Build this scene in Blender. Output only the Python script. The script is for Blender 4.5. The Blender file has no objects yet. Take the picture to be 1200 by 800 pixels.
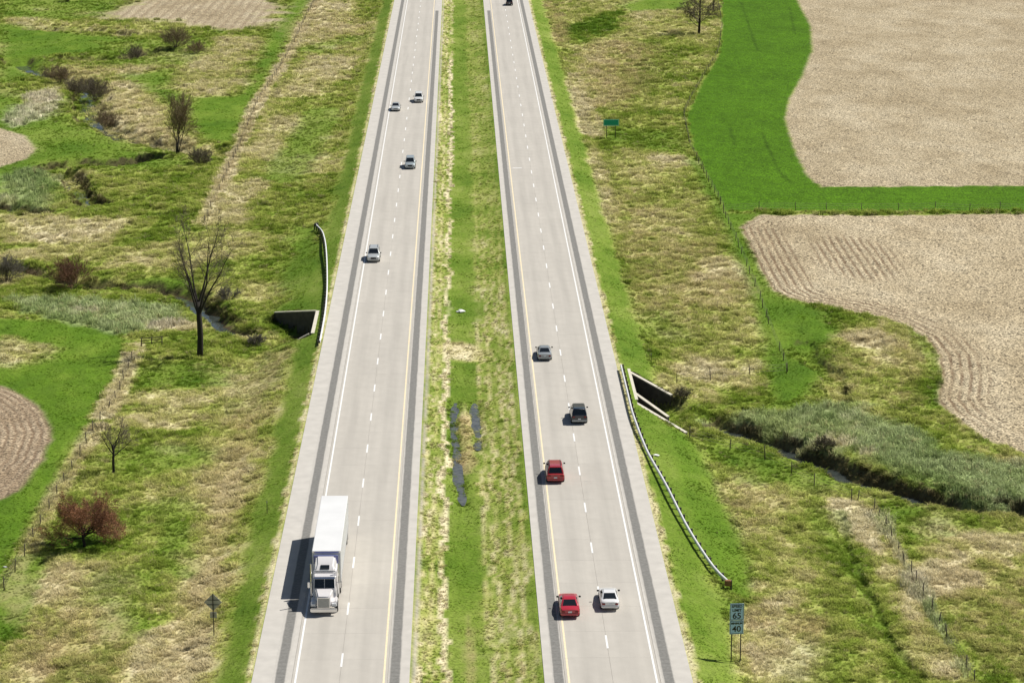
import bpy, bmesh, math, random
import numpy as np
from mathutils import Vector, Matrix, Euler
R = math.radians
random.seed(7); RNG = np.random.default_rng(11)
scn = bpy.context.scene
COL = scn.collection
# ------------------------------------------------------------------ camera
CAMZ, PITCH, YAW, FPX = 79.0, R(14.7), R(-1.265), 2847.0      # FPX: focal length in pixels of the 1200 px wide photograph
cam_d = bpy.data.cameras.new('camera'); cam = bpy.data.objects.new('camera', cam_d); COL.objects.link(cam)
cam_d.sensor_width = 36.0; cam_d.lens = FPX*36.0/1200.0; cam_d.clip_start = 1.0; cam_d.clip_end = 12000.0
cam.location = (0, 0, CAMZ); cam.rotation_euler = (R(90)-PITCH, 0, YAW)
scn.camera = cam
# ------------------------------------------------------------------ sky, sun, exposure
SUN_DIR = Vector((0.90, 0.44, 0)).normalized()                 # horizontal direction towards the sun
SUN_EL = R(52)
world = bpy.data.worlds.new('World'); scn.world = world; world.use_nodes = True
wn = world.node_tree.nodes; wl = world.node_tree.links
bg = wn['Background']; sky = wn.new('ShaderNodeTexSky'); sky.sky_type = 'NISHITA'; sky.sun_disc = False
sky.sun_elevation = SUN_EL; sky.sun_rotation = math.atan2(SUN_DIR.x, SUN_DIR.y)
wl.new(sky.outputs[0], bg.inputs[0]); bg.inputs[1].default_value = 0.05
sun_d = bpy.data.lights.new('sun', 'SUN'); sun = bpy.data.objects.new('sun', sun_d); COL.objects.link(sun)
sun_d.energy = 5.0; sun_d.angle = R(0.53); sun_d.color = (1.0, 0.955, 0.88)
sv = Vector((SUN_DIR.x*math.cos(SUN_EL), SUN_DIR.y*math.cos(SUN_EL), math.sin(SUN_EL)))
sun.rotation_euler = sv.to_track_quat('Z', 'Y').to_euler(); sun.location = (60, 200, 160)
vs = scn.view_settings; vs.view_transform = 'Standard'; vs.look = 'None'; vs.gamma = 1.0; vs.use_curve_mapping = False
vs.exposure = 0.10
scn.cycles.max_bounces = 6; scn.cycles.transparent_max_bounces = 8
# ------------------------------------------------------------------ pixel -> place
CR = Euler(cam.rotation_euler).to_matrix()
CRn = np.array(CR)
def at(px, py, z=0.0):
    d = CRn @ np.array([(px-600.0)/FPX, -(py-400.0)/FPX, -1.0])
    t = (z-CAMZ)/d[2]
    return (d[0]*t, d[1]*t)
# ------------------------------------------------------------------ noise
def _hash(ix, iy, s):
    h = (ix.astype(np.int64)*374761393 + iy.astype(np.int64)*668265263 + s*1442695041) & 0xffffffff
    h = ((h ^ (h >> 13))*1274126177) & 0xffffffff
    h = ((h ^ (h >> 16))*2246822519) & 0xffffffff
    return ((h ^ (h >> 15)) & 0xffff)/65535.0
def vnoise(x, y, sc, s=0):
    x = x/sc; y = y/sc
    ix = np.floor(x); iy = np.floor(y); fx = x-ix; fy = y-iy
    fx = fx*fx*(3-2*fx); fy = fy*fy*(3-2*fy)
    a = _hash(ix, iy, s); b = _hash(ix+1, iy, s); c = _hash(ix, iy+1, s); d = _hash(ix+1, iy+1, s)
    return (a*(1-fx)+b*fx)*(1-fy)+(c*(1-fx)+d*fx)*fy
def fbm(x, y, sc, s=0, o=3):
    v = 0; a = 1; t = 0
    for k in range(o):
        v = v+a*vnoise(x+17.3*k, y-9.1*k, sc/2**k, s+k*7); t += a; a *= 0.55
    return v/t
def sstep(a, b, v):
    t = np.clip((v-a)/(b-a), 0, 1); return t*t*(3-2*t)
# ------------------------------------------------------------------ plane geometry
def dist_line(x, y, pts):
    d = np.full(x.shape, 1e9)
    for (ax, ay), (bx, by) in zip(pts[:-1], pts[1:]):
        ex, ey = bx-ax, by-ay; L = ex*ex+ey*ey+1e-9
        t = np.clip(((x-ax)*ex+(y-ay)*ey)/L, 0, 1)
        d = np.minimum(d, np.hypot(x-ax-t*ex, y-ay-t*ey))
    return d
def sd_poly(x, y, pts):                                        # negative inside
    P = list(pts)+[pts[0]]
    d = dist_line(x, y, P); ins = np.zeros(x.shape, bool)
    for (ax, ay), (bx, by) in zip(P[:-1], P[1:]):
        if ay == by: continue
        c = ((ay > y) != (by > y)) & (x < (bx-ax)*(y-ay)/(by-ay)+ax)
        ins ^= c
    return np.where(ins, -d, d)
def catmull(pts, n=6):
    P = [pts[0]]+list(pts)+[pts[-1]]; out = []
    for i in range(1, len(P)-2):
        p0, p1, p2, p3 = [np.array(q, float) for q in P[i-1:i+3]]
        for k in range(n):
            t = k/n
            out.append(tuple(0.5*((2*p1)+(-p0+p2)*t+(2*p0-5*p1+4*p2-p3)*t*t+(-p0+3*p1-3*p2+p3)*t**3)))
    out.append(tuple(np.array(pts[-1], float))); return out
# ------------------------------------------------------------------ terrain
LO, LI, RI, RO = -17.6, -4.4, 6.9, 19.3                        # pavement edges (metres across)
WATER = -4.25
def lineW(px, z): return catmull([at(a, b, z) for a, b in px], 4)
CREEK_L = lineW([(312,400),(285,397),(262,388),(240,370),(218,354),(190,347),(150,345),(110,342),(80,337),(45,328),(0,322),(-60,318),(-160,300)], WATER)
CREEK_R = lineW([(838,507),(880,518),(920,534),(960,552),(1000,569),(1050,583),(1100,598),(1150,607),(1210,614),(1300,640),(1420,700)], WATER)
CREEK_U = lineW([(20,78),(48,88),(66,98),(96,102),(104,118),(106,134),(118,152),(145,166),(180,174),(210,182),(236,188),(252,184)], -3.3)
GULLY_A = lineW([(55,207),(80,212),(92,224),(100,238),(108,246)], -3.2)
GULLY_B = lineW([(60,201),(95,197),(135,196),(175,190)], -2.6)
GULLY_C = lineW([(70,74),(110,73),(150,72),(180,62),(200,64),(236,62)], -2.6)
GULLY_D = lineW([(40,36),(75,38),(125,39),(150,44)], -2.4)
GULLY_E = lineW([(-20,245),(15,247),(40,250)], -2.6)
RUT = lineW([(985,600),(992,640),(1002,665),(1015,690),(1030,722),(1040,748),(1058,775),(1085,805)], -2.2)
BANK_R = lineW([(940,405),(955,425),(975,440),(985,470)], -2.2)
PUD = [lineW([(534,470),(531,500),(534,530),(537,560),(543,590)], -0.75), lineW([(556,470),(557,490),(561,512),(560,525)], -0.75)]
# box culvert under the road: head walls stand parallel to the road
CULV_R = dict(x=20.9, far=(at(731,432,-0.35), at(787,464,-2.0)), near=(at(740,469,-0.35), at(804,508,-2.0)), mid=(at(738,456,-0.9), at(783,488,-2.6)))
CULV_L = dict(x=-19.4, far=(at(370,364,-0.35), at(322,366,-1.9)), near=(at(362,391,-0.35), at(338,404,-1.9)))
PIT_R = [CULV_R['far'][0], CULV_R['far'][1], (34, 277), (34, 262), CULV_R['near'][1], CULV_R['near'][0]]
PIT_L = [CULV_L['far'][0], CULV_L['far'][1], (-32, 324), (-32, 301), CULV_L['near'][1], CULV_L['near'][0]]
def carve(h, x, y, line, w, bottom=None, depth=None, k=0.45):
    xs = [p[0] for p in line]; ys = [p[1] for p in line]
    m = (x > min(xs)-3*w) & (x < max(xs)+3*w) & (y > min(ys)-3*w) & (y < max(ys)+3*w)
    if not m.any(): return h
    xm, ym = x[m], y[m]
    d = dist_line(xm, ym, line)+(vnoise(xm, ym, 2.2, 5)-0.5)*w*0.5+(vnoise(xm, ym, 0.9, 6)-0.5)*w*0.2
    s = 1-sstep(w*k, w, d)
    hm = h[m]
    h[m] = hm*(1-s)+np.minimum(hm, bottom)*s if bottom is not None else hm-depth*s
    return h
def height(x, y, fine=True, cuts=True):
    x = np.asarray(x, float); y = np.asarray(y, float)
    dC = np.minimum(dist_line(x, y, CREEK_L), dist_line(x, y, CREEK_R))
    base = -1.7-1.1*np.exp(-(dC/30)**2)+(fbm(x, y, 45, 3)-0.5)*0.9
    do = np.maximum(np.maximum(LO-0.5-x, x-RO-0.5), 0)
    fill = -0.04-do/3.3
    k = 0.5; e = np.clip(0.5+0.5*(fill-base)/k, 0, 1)
    h = base*(1-e)+fill*e+k*e*(1-e)*0.5
    rough = sstep(0.5, 8, do)
    if fine:
        h = h+rough*((fbm(x, y, 2.6, 21, 3)-0.5)*0.42+(vnoise(x, y, 0.8, 23)-0.5)*0.13)
    h = np.where(do <= 0, -0.04, h)
    u = np.clip((x-(LI+RI)/2)/((RI-LI)/2), -1, 1)
    med = -0.04-0.78*(1-u*u)
    if fine: med = med+(vnoise(x, y, 1.1, 31)-0.5)*0.10*(1-u**4)
    h = np.where((x > LI) & (x < RI), med, h)
    h = np.where(((x > LO+0.2) & (x < LI-0.2)) | ((x > RI+0.2) & (x < RO-0.2)), -0.12, h)
    if not cuts: return h
    out = do > 1.0
    h2 = h.copy()
    h2 = carve(h2, x, y, CREEK_L, 3.6, bottom=-4.75, k=0.12)
    h2 = carve(h2, x, y, CREEK_R, 3.3, bottom=-4.75, k=0.12)
    h2 = carve(h2, x, y, CREEK_U, 5.5, bottom=-3.75, k=0.15)
    for g, w, dp in ((GULLY_A, 3.0, 1.9), (GULLY_B, 3.6, 1.7), (GULLY_C, 4.0, 2.0), (GULLY_D, 4.2, 1.5), (GULLY_E, 3.5, 1.6), (RUT, 0.75, 0.42), (BANK_R, 2.0, 0.7)):
        h2 = carve(h2, x, y, g, w, depth=dp)
    for pit in (PIT_R, PIT_L):
        m = (np.abs(x-pit[0][0]) < 14) & (np.abs(y-pit[0][1]) < 30)
        if m.any():
            s = 1-sstep(-0.2, 0.25, sd_poly(x[m], y[m], pit))
            ax = np.abs(x[m]-pit[0][0]); s = s*(1-sstep(5.0, 10.5, ax+(vnoise(x[m], y[m], 1.7, 77)-0.5)*3))
            fl = -4.35+0.9*sstep(0.5, 7, ax)+(fbm(x[m], y[m], 1.5, 78)-0.5)*0.7
            h2[m] = h2[m]*(1-s)+np.minimum(h2[m], fl)*s
    h = np.where(out, h2, h)
    for p in PUD: h = carve(h, x, y, p, 1.15, depth=0.34, k=0.1)
    return h
def hz(x, y): return float(height(np.array([x]), np.array([y]))[0])
def P(px, py):                                                 # the point of the terrain seen at a pixel
    z = -1.5
    for _ in range(9):
        x, y = at(px, py, z); z = 0.4*z+0.6*HS[min(np.searchsorted(SY, y), len(SY)-1), min(np.searchsorted(SX, x), len(SX)-1)]
    return (x, y)
SX = np.arange(-260, 300, 1.5); SY = np.arange(150, 900, 2.5)
HS = height(*[q.ravel() for q in np.meshgrid(SX, SY)], False, False).reshape(len(SY), len(SX))
def PP(l): return [P(a, b) for a, b in l]
# ------------------------------------------------------------------ material helpers
def mat(name, color, rough=0.6, metal=0.0, coat=0.0, noise=0.0, nscale=6.0, bump=0.0, spec=0.5, rand=0.0):
    m = bpy.data.materials.new(name); m.use_nodes = True
    nt = m.node_tree; b = nt.nodes['Principled BSDF']
    b.inputs['Roughness'].default_value = rough; b.inputs['Metallic'].default_value = metal
    b.inputs['Coat Weight'].default_value = coat; b.inputs['Specular IOR Level'].default_value = spec
    b.inputs['Base Color'].default_value = (*color, 1)
    tc = nt.nodes.new('ShaderNodeTexCoord')
    nz = nt.nodes.new('ShaderNodeTexNoise'); nz.inputs['Scale'].default_value = nscale; nz.inputs['Detail'].default_value = 5
    nt.links.new(tc.outputs['Object'], nz.inputs['Vector'])
    mr = nt.nodes.new('ShaderNodeMapRange'); mr.inputs[1].default_value = 0.25; mr.inputs[2].default_value = 0.75
    mr.inputs[3].default_value = 1-noise; mr.inputs[4].default_value = 1+noise
    nt.links.new(nz.outputs['Fac'], mr.inputs[0])
    fac = mr.outputs[0]
    if rand:
        oi = nt.nodes.new('ShaderNodeObjectInfo'); r2 = nt.nodes.new('ShaderNodeMapRange')
        r2.inputs[3].default_value = 1-rand; r2.inputs[4].default_value = 1+rand
        nt.links.new(oi.outputs['Random'], r2.inputs[0])
        mm = nt.nodes.new('ShaderNodeMath'); mm.operation = 'MULTIPLY'
        nt.links.new(fac, mm.inputs[0]); nt.links.new(r2.outputs[0], mm.inputs[1]); fac = mm.outputs[0]
    mx = nt.nodes.new('ShaderNodeMix'); mx.data_type = 'RGBA'; mx.blend_type = 'MULTIPLY'; mx.inputs['Factor'].default_value = 1
    mx.inputs['A'].default_value = (*color, 1)
    nt.links.new(fac, mx.inputs['B']); nt.links.new(mx.outputs['Result'], b.inputs['Base Color'])
    if bump:
        bp = nt.nodes.new('ShaderNodeBump'); bp.inputs['Strength'].default_value = bump
        nt.links.new(nz.outputs['Fac'], bp.inputs['Height']); nt.links.new(bp.outputs[0], b.inputs['Normal'])
    return m
class MB:
    def __init__(s): s.v = []; s.f = []
    def quad(s, a, b, c, d): n = len(s.v); s.v += [a, b, c, d]; s.f.append((n, n+1, n+2, n+3))
    def hexa(s, c):                                            # 8 corners: bottom 4 (ccw), top 4
        n = len(s.v); s.v += [tuple(p) for p in c]
        s.f += [(n+3,n+2,n+1,n), (n+4,n+5,n+6,n+7), (n,n+1,n+5,n+4), (n+1,n+2,n+6,n+5), (n+2,n+3,n+7,n+6), (n+3,n,n+4,n+7)]
        return s
    def box(s, x0, x1, y0, y1, z0, z1):
        return s.hexa([(x0,y0,z0),(x1,y0,z0),(x1,y1,z0),(x0,y1,z0),(x0,y0,z1),(x1,y0,z1),(x1,y1,z1),(x0,y1,z1)])
    def rbox(s, x0, x1, y0, y1, z0, z1, bev=0.05, seg=2):
        bm = bmesh.new(); bmesh.ops.create_cube(bm, size=1)
        for v in bm.verts:
            v.co = Vector(((x0+x1)/2+v.co.x*(x1-x0), (y0+y1)/2+v.co.y*(y1-y0), (z0+z1)/2+v.co.z*(z1-z0)))
        bmesh.ops.bevel(bm, geom=bm.edges[:], offset=bev, segments=seg, affect='EDGES')
        return s.add(bm)
    def rhexa(s, c, bev=0.05, seg=2):
        bm = bmesh.new(); vs_ = [bm.verts.new(p) for p in c]
        for f in ((3,2,1,0),(4,5,6,7),(0,1,5,4),(1,2,6,5),(2,3,7,6),(3,0,4,7)): bm.faces.new([vs_[i] for i in f])
        bmesh.ops.bevel(bm, geom=bm.edges[:], offset=bev, segments=seg, affect='EDGES')
        return s.add(bm)
    def add(s, bm):
        n = len(s.v); bm.verts.index_update()
        s.v += [tuple(v.co) for v in bm.verts]; s.f += [tuple(n+v.index for v in f.verts) for f in bm.faces]; bm.free(); return s
    def tube(s, pts, rad, n=6, cap=True):
        pts = [Vector(p) for p in pts]; base = len(s.v); prev = None
        if not hasattr(rad, '__len__'): rad = [rad]*len(pts)
        for i, p in enumerate(pts):
            t = (pts[min(i+1, len(pts)-1)]-pts[max(i-1, 0)]).normalized()
            a = Vector((0,0,1)) if abs(t.z) < 0.9 else Vector((1,0,0))
            u = t.cross(a).normalized(); w = t.cross(u)
            for k in range(n):
                q = 2*math.pi*k/n; s.v.append(tuple(p+(u*math.cos(q)+w*math.sin(q))*rad[i]))
        for i in range(len(pts)-1):
            for k in range(n):
                a = base+i*n+k; b = base+i*n+(k+1) % n; s.f.append((a, b, b+n, a+n))
        if cap:
            s.f.append(tuple(base+k for k in range(n))[::-1]); e = base+(len(pts)-1)*n; s.f.append(tuple(e+k for k in range(n)))
        return s
    def loft(s, secs):                                         # list of closed rings with equal counts
        base = len(s.v); n = len(secs[0])
        for r in secs: s.v += [tuple(p) for p in r]
        for i in range(len(secs)-1):
            for k in range(n):
                a = base+i*n+k; b = base+i*n+(k+1) % n; s.f.append((a, b, b+n, a+n))
        s.f.append(tuple(base+k for k in range(n))[::-1]); e = base+(len(secs)-1)*n; s.f.append(tuple(e+k for k in range(n)))
        return s
    def mesh(s, name, material, smooth=False, angle=None):
        me = bpy.data.meshes.new(name); me.from_pydata(s.v, [], s.f)
        if material: me.materials.append(material)
        if smooth:
            me.shade_smooth()
            if angle: me.set_sharp_from_angle(angle=R(angle))
        me.update(); return me
    def build(s, name, material, parent=None, smooth=False, angle=None):
        return link(name, s.mesh(name, material, smooth, angle), parent)
def link(name, me, parent=None, loc=None):
    o = bpy.data.objects.new(name, me); COL.objects.link(o)
    if parent: o.parent = parent
    if loc: o.location = loc
    return o
def tag(o, label=None, cat=None, group=None, kind=None):
    if label: o['label'] = label
    if cat: o['category'] = cat
    if group: o['group'] = group
    if kind: o['kind'] = kind
    return o
def thing(name, loc=(0,0,0), rz=0, label=None, cat=None, group=None):
    o = bpy.data.objects.new(name, None); COL.objects.link(o); o.location = loc; o.rotation_euler = (0,0,rz)
    o.empty_display_size = 0.2
    return tag(o, label, cat, group)
# ================================================================== GROUND
def axis(parts):
    out = []
    for a, b, st in parts: out += list(np.arange(a, b, st))
    return out
def geo(a, b, n): return list(a*(b/a)**np.linspace(0, 1, n))
gx = np.array([-v for v in geo(190, 4000, 14)][::-1]+axis([(-186,-132,2.0),(-132,-62,0.7),(-62,76,0.42),(76,165,0.7),(165,196,2.0)])+geo(200, 4000, 14))
gy = np.array([-600,-300,-100,0,60,110,140,160,172]+axis([(178,300,0.42),(300,420,0.58),(420,560,0.8),(560,700,1.15),(700,760,4)])+geo(765, 6000, 16))
X, Y = np.meshgrid(gx, gy); nX, nY = len(gx), len(gy)
X = X.ravel(); Y = Y.ravel()
H = height(X, Y)
shape = X.shape
# --- what grows where
dry = np.full(shape, 0.40); brown = np.zeros(shape); lush = np.zeros(shape); reed = np.zeros(shape)
wob = (fbm(X, Y, 7, 41, 3)-0.5)
wob2 = (vnoise(X, Y, 1.6, 43)-0.5)
def near(pts, m):
    xs = [p[0] for p in pts]; ys = [p[1] for p in pts]
    return (X > min(xs)-m) & (X < max(xs)+m) & (Y > min(ys)-m) & (Y < max(ys)+m)
def mix(arr, m, val, w): arr[m] = arr[m]*(1-w)+val*w
def area(arr, px, val, soft=2.0, amt=1.0, wobble=1.0, world=False):
    pts = px if world else PP(px)
    m = near(pts, soft*2+6); d = sd_poly(X[m], Y[m], pts)+wobble*(wob[m]*6+wob2[m]*1.2)
    mix(arr, m, val, amt*(1-sstep(-soft, soft, d)))
def stroke(arr, px, val, w, amt=1.0, wobble=0.35):
    pts = catmull(PP(px), 4); m = near(pts, w*2+3)
    d = dist_line(X[m], Y[m], pts)+wobble*w*(wob[m]*2+wob2[m])
    mix(arr, m, val, amt*(1-sstep(w*0.5, w*1.1, d)))
def blob(arr, px, py, rx, ry, val, amt=1.0):
    cx, cy = P(px, py); m = (np.abs(X-cx) < rx*1.9) & (np.abs(Y-cy) < ry*1.9)
    d = np.hypot((X[m]-cx)/rx, (Y[m]-cy)/ry)+wob[m]*1.1+wob2[m]*0.3
    mix(arr, m, val, amt*(1-sstep(0.55, 1.15, d)))
# left of the road
area(dry, [(330,0),(462,0),(440,110),(300,240),(240,260),(275,190),(300,120)], 0.50, 6)
area(dry, [(358,0),(420,0),(400,45),(345,55)], 0.92, 6); blob(brown, 392,30, 14,30, 0.35)
stroke(dry, [(345,110),(370,95),(390,70)], 0.85, 7); stroke(dry, [(300,190),(320,160),(330,140)], 0.80, 5)
stroke(lush, [(330,210),(355,170),(380,130)], 0.65, 5); stroke(lush, [(360,60),(420,45)], 0.5, 5)
stroke(dry, [(290,215),(275,235),(262,260)], 0.88, 5); blob(dry, 350,195, 8,12, 0.75)
area(lush, [(345,265),(375,262),(384,300),(380,350),(368,362),(335,362),(330,320),(335,285)], 0.85, 2)
blob(dry, 260,290, 10,14, 0.72); blob(dry, 300,340, 8,6, 0.62); blob(dry, 170,300, 10,10, 0.7); blob(lush, 185,330, 6,4, 0.9)
area(dry, [(0,252),(150,255),(160,275),(100,285),(0,285)], 0.95, 4); blob(dry, 40,298, 14,6, 0.7)
area(dry, [(215,300),(245,285),(240,320),(215,325)], 0.8, 2)
# valley floor, upper left
area(lush, [(0,28),(60,36),(140,44),(150,56),(60,64),(20,92),(0,98)], 0.95, 4)
area(lush, [(0,105),(20,112),(110,148),(170,170),(215,190),(180,200),(60,190),(0,240),(-80,240),(-80,100)], 0.80, 5); blob(dry, 10,85, 12,10, 0.6)
area(reed, [(0,205),(50,195),(60,210),(70,235),(55,246),(0,240)], 0.75, 3)
area(reed, [(30,112),(65,106),(78,118),(60,140),(10,150),(8,138)], 0.95, 2); area(dry, [(30,112),(65,106),(78,118),(60,140),(10,150),(8,138)], 0.95, 2)
area(dry, [(120,96),(168,98),(188,120),(205,150),(250,170),(255,184),(210,176),(150,168),(120,145),(112,118)], 0.86, 3, 0.9)
area(brown, [(120,96),(168,98),(188,120),(205,150),(240,172),(190,174),(150,168),(120,145),(112,118)], 0.35, 3, 0.9)
area(dry, [(60,78),(120,78),(190,80),(180,90),(120,95),(70,95)], 0.75, 4); area(brown, [(60,78),(120,78),(150,82),(120,95),(70,95)], 0.4, 4)
area(dry, [(0,18),(60,22),(130,32),(200,38),(150,42),(60,34),(0,28)], 0.70, 4)
area(dry, [(165,62),(230,58),(240,70),(170,78)], 0.65, 3); blob(dry, 20,55, 14,14, 0.6)
area(lush, [(345,0),(364,0),(330,60),(295,125),(278,166),(240,164),(215,130),(226,114),(280,110),(298,66),(325,26)], 1.0, 3, 1, 0.3)
area(lush, [(140,88),(195,82),(225,112),(215,128),(180,112)], 0.85, 3)
area(lush, [(120,78),(240,76),(250,45),(120,50)], 0.45, 4)
area(dry, [(195,100),(215,78),(245,62),(252,45),(310,45),(292,100),(272,112),(215,114)], 0.74, 3); area(lush, [(195,100),(215,78),(245,62),(252,45),(310,45),(292,100),(272,112),(215,114)], 0.0, 3)
area(lush, [(120,20),(150,0),(60,0),(0,0),(0,20),(60,24)], 0.65, 4)
stroke(dry, [(374,0),(348,46),(326,85),(302,122),(286,160),(270,195),(252,235),(238,262)], 1.0, 1.8); stroke(brown, [(374,0),(348,46),(326,85),(302,122),(286,160),(270,195),(252,235)], 0.55, 1.0); stroke(lush, [(374,0),(348,46),(326,85),(302,122),(286,160),(270,195),(252,235)], 0, 2.0)
# creek, left middle
area(reed, [(15,352),(60,350),(120,352),(190,356),(212,372),(200,388),(140,390),(95,378),(40,366)], 0.9, 1.5); area(dry, [(15,352),(60,350),(120,352),(190,356),(212,372),(200,388),(140,390),(95,378)], 0.5, 1.5)
area(brown, [(55,318),(80,330),(140,338),(205,345),(200,335),(120,325)], 0.6, 2); area(brown, [(0,300),(40,320),(0,330),(-40,320)], 0.5, 2)
blob(dry, 95,368, 4,2.5, 1.0); blob(dry, 205,384, 4,2.5, 1.0)
area(lush, [(-60,372),(0,374),(60,378),(130,386),(155,404),(148,430),(112,482),(66,560),(18,645),(0,690),(-60,700)], 0.98, 1.2, 1, 0.3)
area(lush, [(0,392),(30,395),(62,408),(55,425),(20,432),(-40,430)], 0.1, 2.5); area(dry, [(0,392),(30,395),(62,408),(55,425),(20,432),(-40,430)], 0.85, 2.5)
stroke(dry, [(158,405),(150,432),(138,462),(122,488)], 1.0, 1.6); stroke(lush, [(158,405),(150,432),(138,462),(122,488)], 0, 1.9); stroke(brown, [(152,430),(138,462),(125,482)], 0.35, 0.8)
stroke(dry, [(112,500),(88,540),(60,590),(25,660),(0,700)], 0.75, 1.6); stroke(brown, [(112,500),(88,540),(60,590),(25,660),(0,705)], 0.35, 1.0)
blob(lush, 190,540, 9,6, 0.5); blob(lush, 205,530, 5,4, 0.7); blob(lush, 215,440, 8,8, 0.6); blob(dry, 210,470, 6,6, 0.8); blob(dry, 200,492, 5,5, 0.9)
area(dry, [(255,415),(345,405),(340,430),(300,560),(262,700),(230,800),(170,800),(215,680),(240,560)], 0.76, 3); 
stroke(brown, [(335,412),(300,450),(285,520),(270,560),(262,590),(250,660),(235,700),(205,760),(190,800)], 0.60, 2.6, 0.8, 0.8)
stroke(brown, [(320,430),(290,480),(285,540)], 0.5, 1.6); blob(brown, 262,555, 3,12, 0.6)
stroke(lush, [(200,590),(210,650),(218,672)], 0.6, 2.2); blob(lush, 190,600, 5,6, 0.5); blob(lush, 150,730, 3,6, 0.6); blob(lush, 140,690, 4,6, 0.45)
area(dry, [(60,650),(150,660),(165,690),(150,740),(90,770),(40,740),(30,690)], 0.80, 2.5); blob(brown, 85,765, 6,12, 0.7); blob(brown, 60,690, 4,8, 0.3); blob(dry, 190,780, 4,12, 0.95)
blob(lush, 95,635, 3.5,3, 0.9); stroke(lush, [(0,740),(20,690),(35,655)], 0.8, 2.2); blob(dry, 20,790, 4,9, 0.8); stroke(lush, [(290,480),(310,440),(340,400)], 0.35, 3)
# right of the road, far half
area(dry, [(640,0),(840,0),(840,60),(800,130),(700,130),(650,60)], 0.62, 4)
area(brown, [(688,58),(720,48),(765,55),(770,80),(758,108),(730,118),(705,125),(690,100)], 0.72, 4); area(dry, [(688,58),(720,48),(765,55),(770,80),(758,108),(730,118),(705,125),(690,100)], 0.85, 4)
area(brown, [(648,30),(664,30),(664,50),(648,50)], 0.85, 1.5, 1, 0.2); area(brown, [(640,0),(650,0),(660,30),(648,32)], 0.7, 2)
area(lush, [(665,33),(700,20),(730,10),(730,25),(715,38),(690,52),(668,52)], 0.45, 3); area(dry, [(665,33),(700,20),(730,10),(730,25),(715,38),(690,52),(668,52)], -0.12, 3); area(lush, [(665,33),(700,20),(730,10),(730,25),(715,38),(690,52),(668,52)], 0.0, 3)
area(lush, [(720,8),(770,-6),(810,-4),(806,12),(770,12),(740,14)], 1.0, 3); area(dry, [(740,16),(800,14),(800,22),(750,26)], 0.8, 3)
blob(dry, 720,60, 16,30, 0.6, 0.5); blob(dry, 770,90, 14,40, 0.44); blob(dry, 785,60, 12,30, 0.5)
stroke(dry, [(672,90),(684,130),(694,160)], 0.92, 3); blob(dry, 690,146, 4,7, 0.95)
area(lush, [(710,150),(760,155),(800,150),(812,175),(780,180),(740,170),(705,165)], 0.45, 4)
area(dry, [(690,180),(730,175),(800,185),(830,220),(845,260),(870,320),(890,390),(880,440),(800,440),(760,400),(730,320),(705,240)], 0.58, 4)
stroke(dry, [(690,170),(702,220),(712,262)], 0.80, 2.6); blob(dry, 790,190, 5,9, 0.85); blob(brown, 800,330, 9,24, 0.5); blob(brown, 745,250, 5,20, 0.28); blob(dry, 850,330, 5,18, 0.85); blob(dry, 840,440, 8,8, 0.92); blob(lush, 775,390, 5,6, 0.4); blob(lush, 768,372, 3,5, 0.5)
blob(brown, 780,300, 7,18, 0.4); blob(brown, 760,345, 6,14, 0.35); blob(dry, 805,455, 6,6, 0.7)
area(lush, [(800,180),(815,185),(840,225),(852,250),(895,250),(868,266),(882,302),(906,342),(945,358),(985,385),(975,400),(962,440),(940,468),(912,476),(900,450),(896,405),(878,340),(858,285),(838,250)], 0.95, 1.5, 1, 0.3)
blob(lush, 960,415, 5,6, 0.3); area(dry, [(975,385),(1040,378),(1085,398),(1098,425),(1090,465),(1040,490),(985,480),(960,450)], 0.60, 2); area(lush, [(1070,388),(1100,420),(1100,470),(1080,460),(1088,430)], 0.7, 1.5)
area(brown, [(1045,400),(1075,410),(1085,440),(1065,470),(1045,460),(1048,430)], 0.55, 2); blob(dry, 1020,398, 5,5, 0.95); blob(brown, 1015,395, 5,5, 0.3); blob(brown, 1000,420, 4,8, 0.3)
area(lush, [(910,470),(950,468),(985,488),(980,500),(920,492)], 0.7, 2)
area(reed, [(935,478),(985,468),(1010,484),(1060,500),(1120,530),(1200,545),(1300,560),(1300,600),(1200,590),(1100,570),(1030,545),(985,520),(930,500)], 0.95, 2); area(reed, [(830,495),(880,485),(960,478),(1000,500),(990,540),(940,522),(880,508)], 0.75, 1.5)
area(dry, [(935,478),(985,468),(1010,484),(1060,500),(1120,530),(1200,545),(1300,560),(1300,600),(1200,590),(1100,570),(1030,545),(985,520),(930,500)], 0.36, 2)
area(brown, [(1010,535),(1060,560),(1130,585),(1200,598),(1280,600),(1200,612),(1100,592),(1040,572),(1000,552)], 0.45, 1.5)
blob(brown, 975,520, 3,3, 0.6); blob(dry, 975,518, 3,3, 0.9)
area(dry, [(1110,492),(1200,530),(1200,550),(1130,530)], 0.6, 2); blob(brown, 1180,545, 4,5, 0.5)
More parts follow.
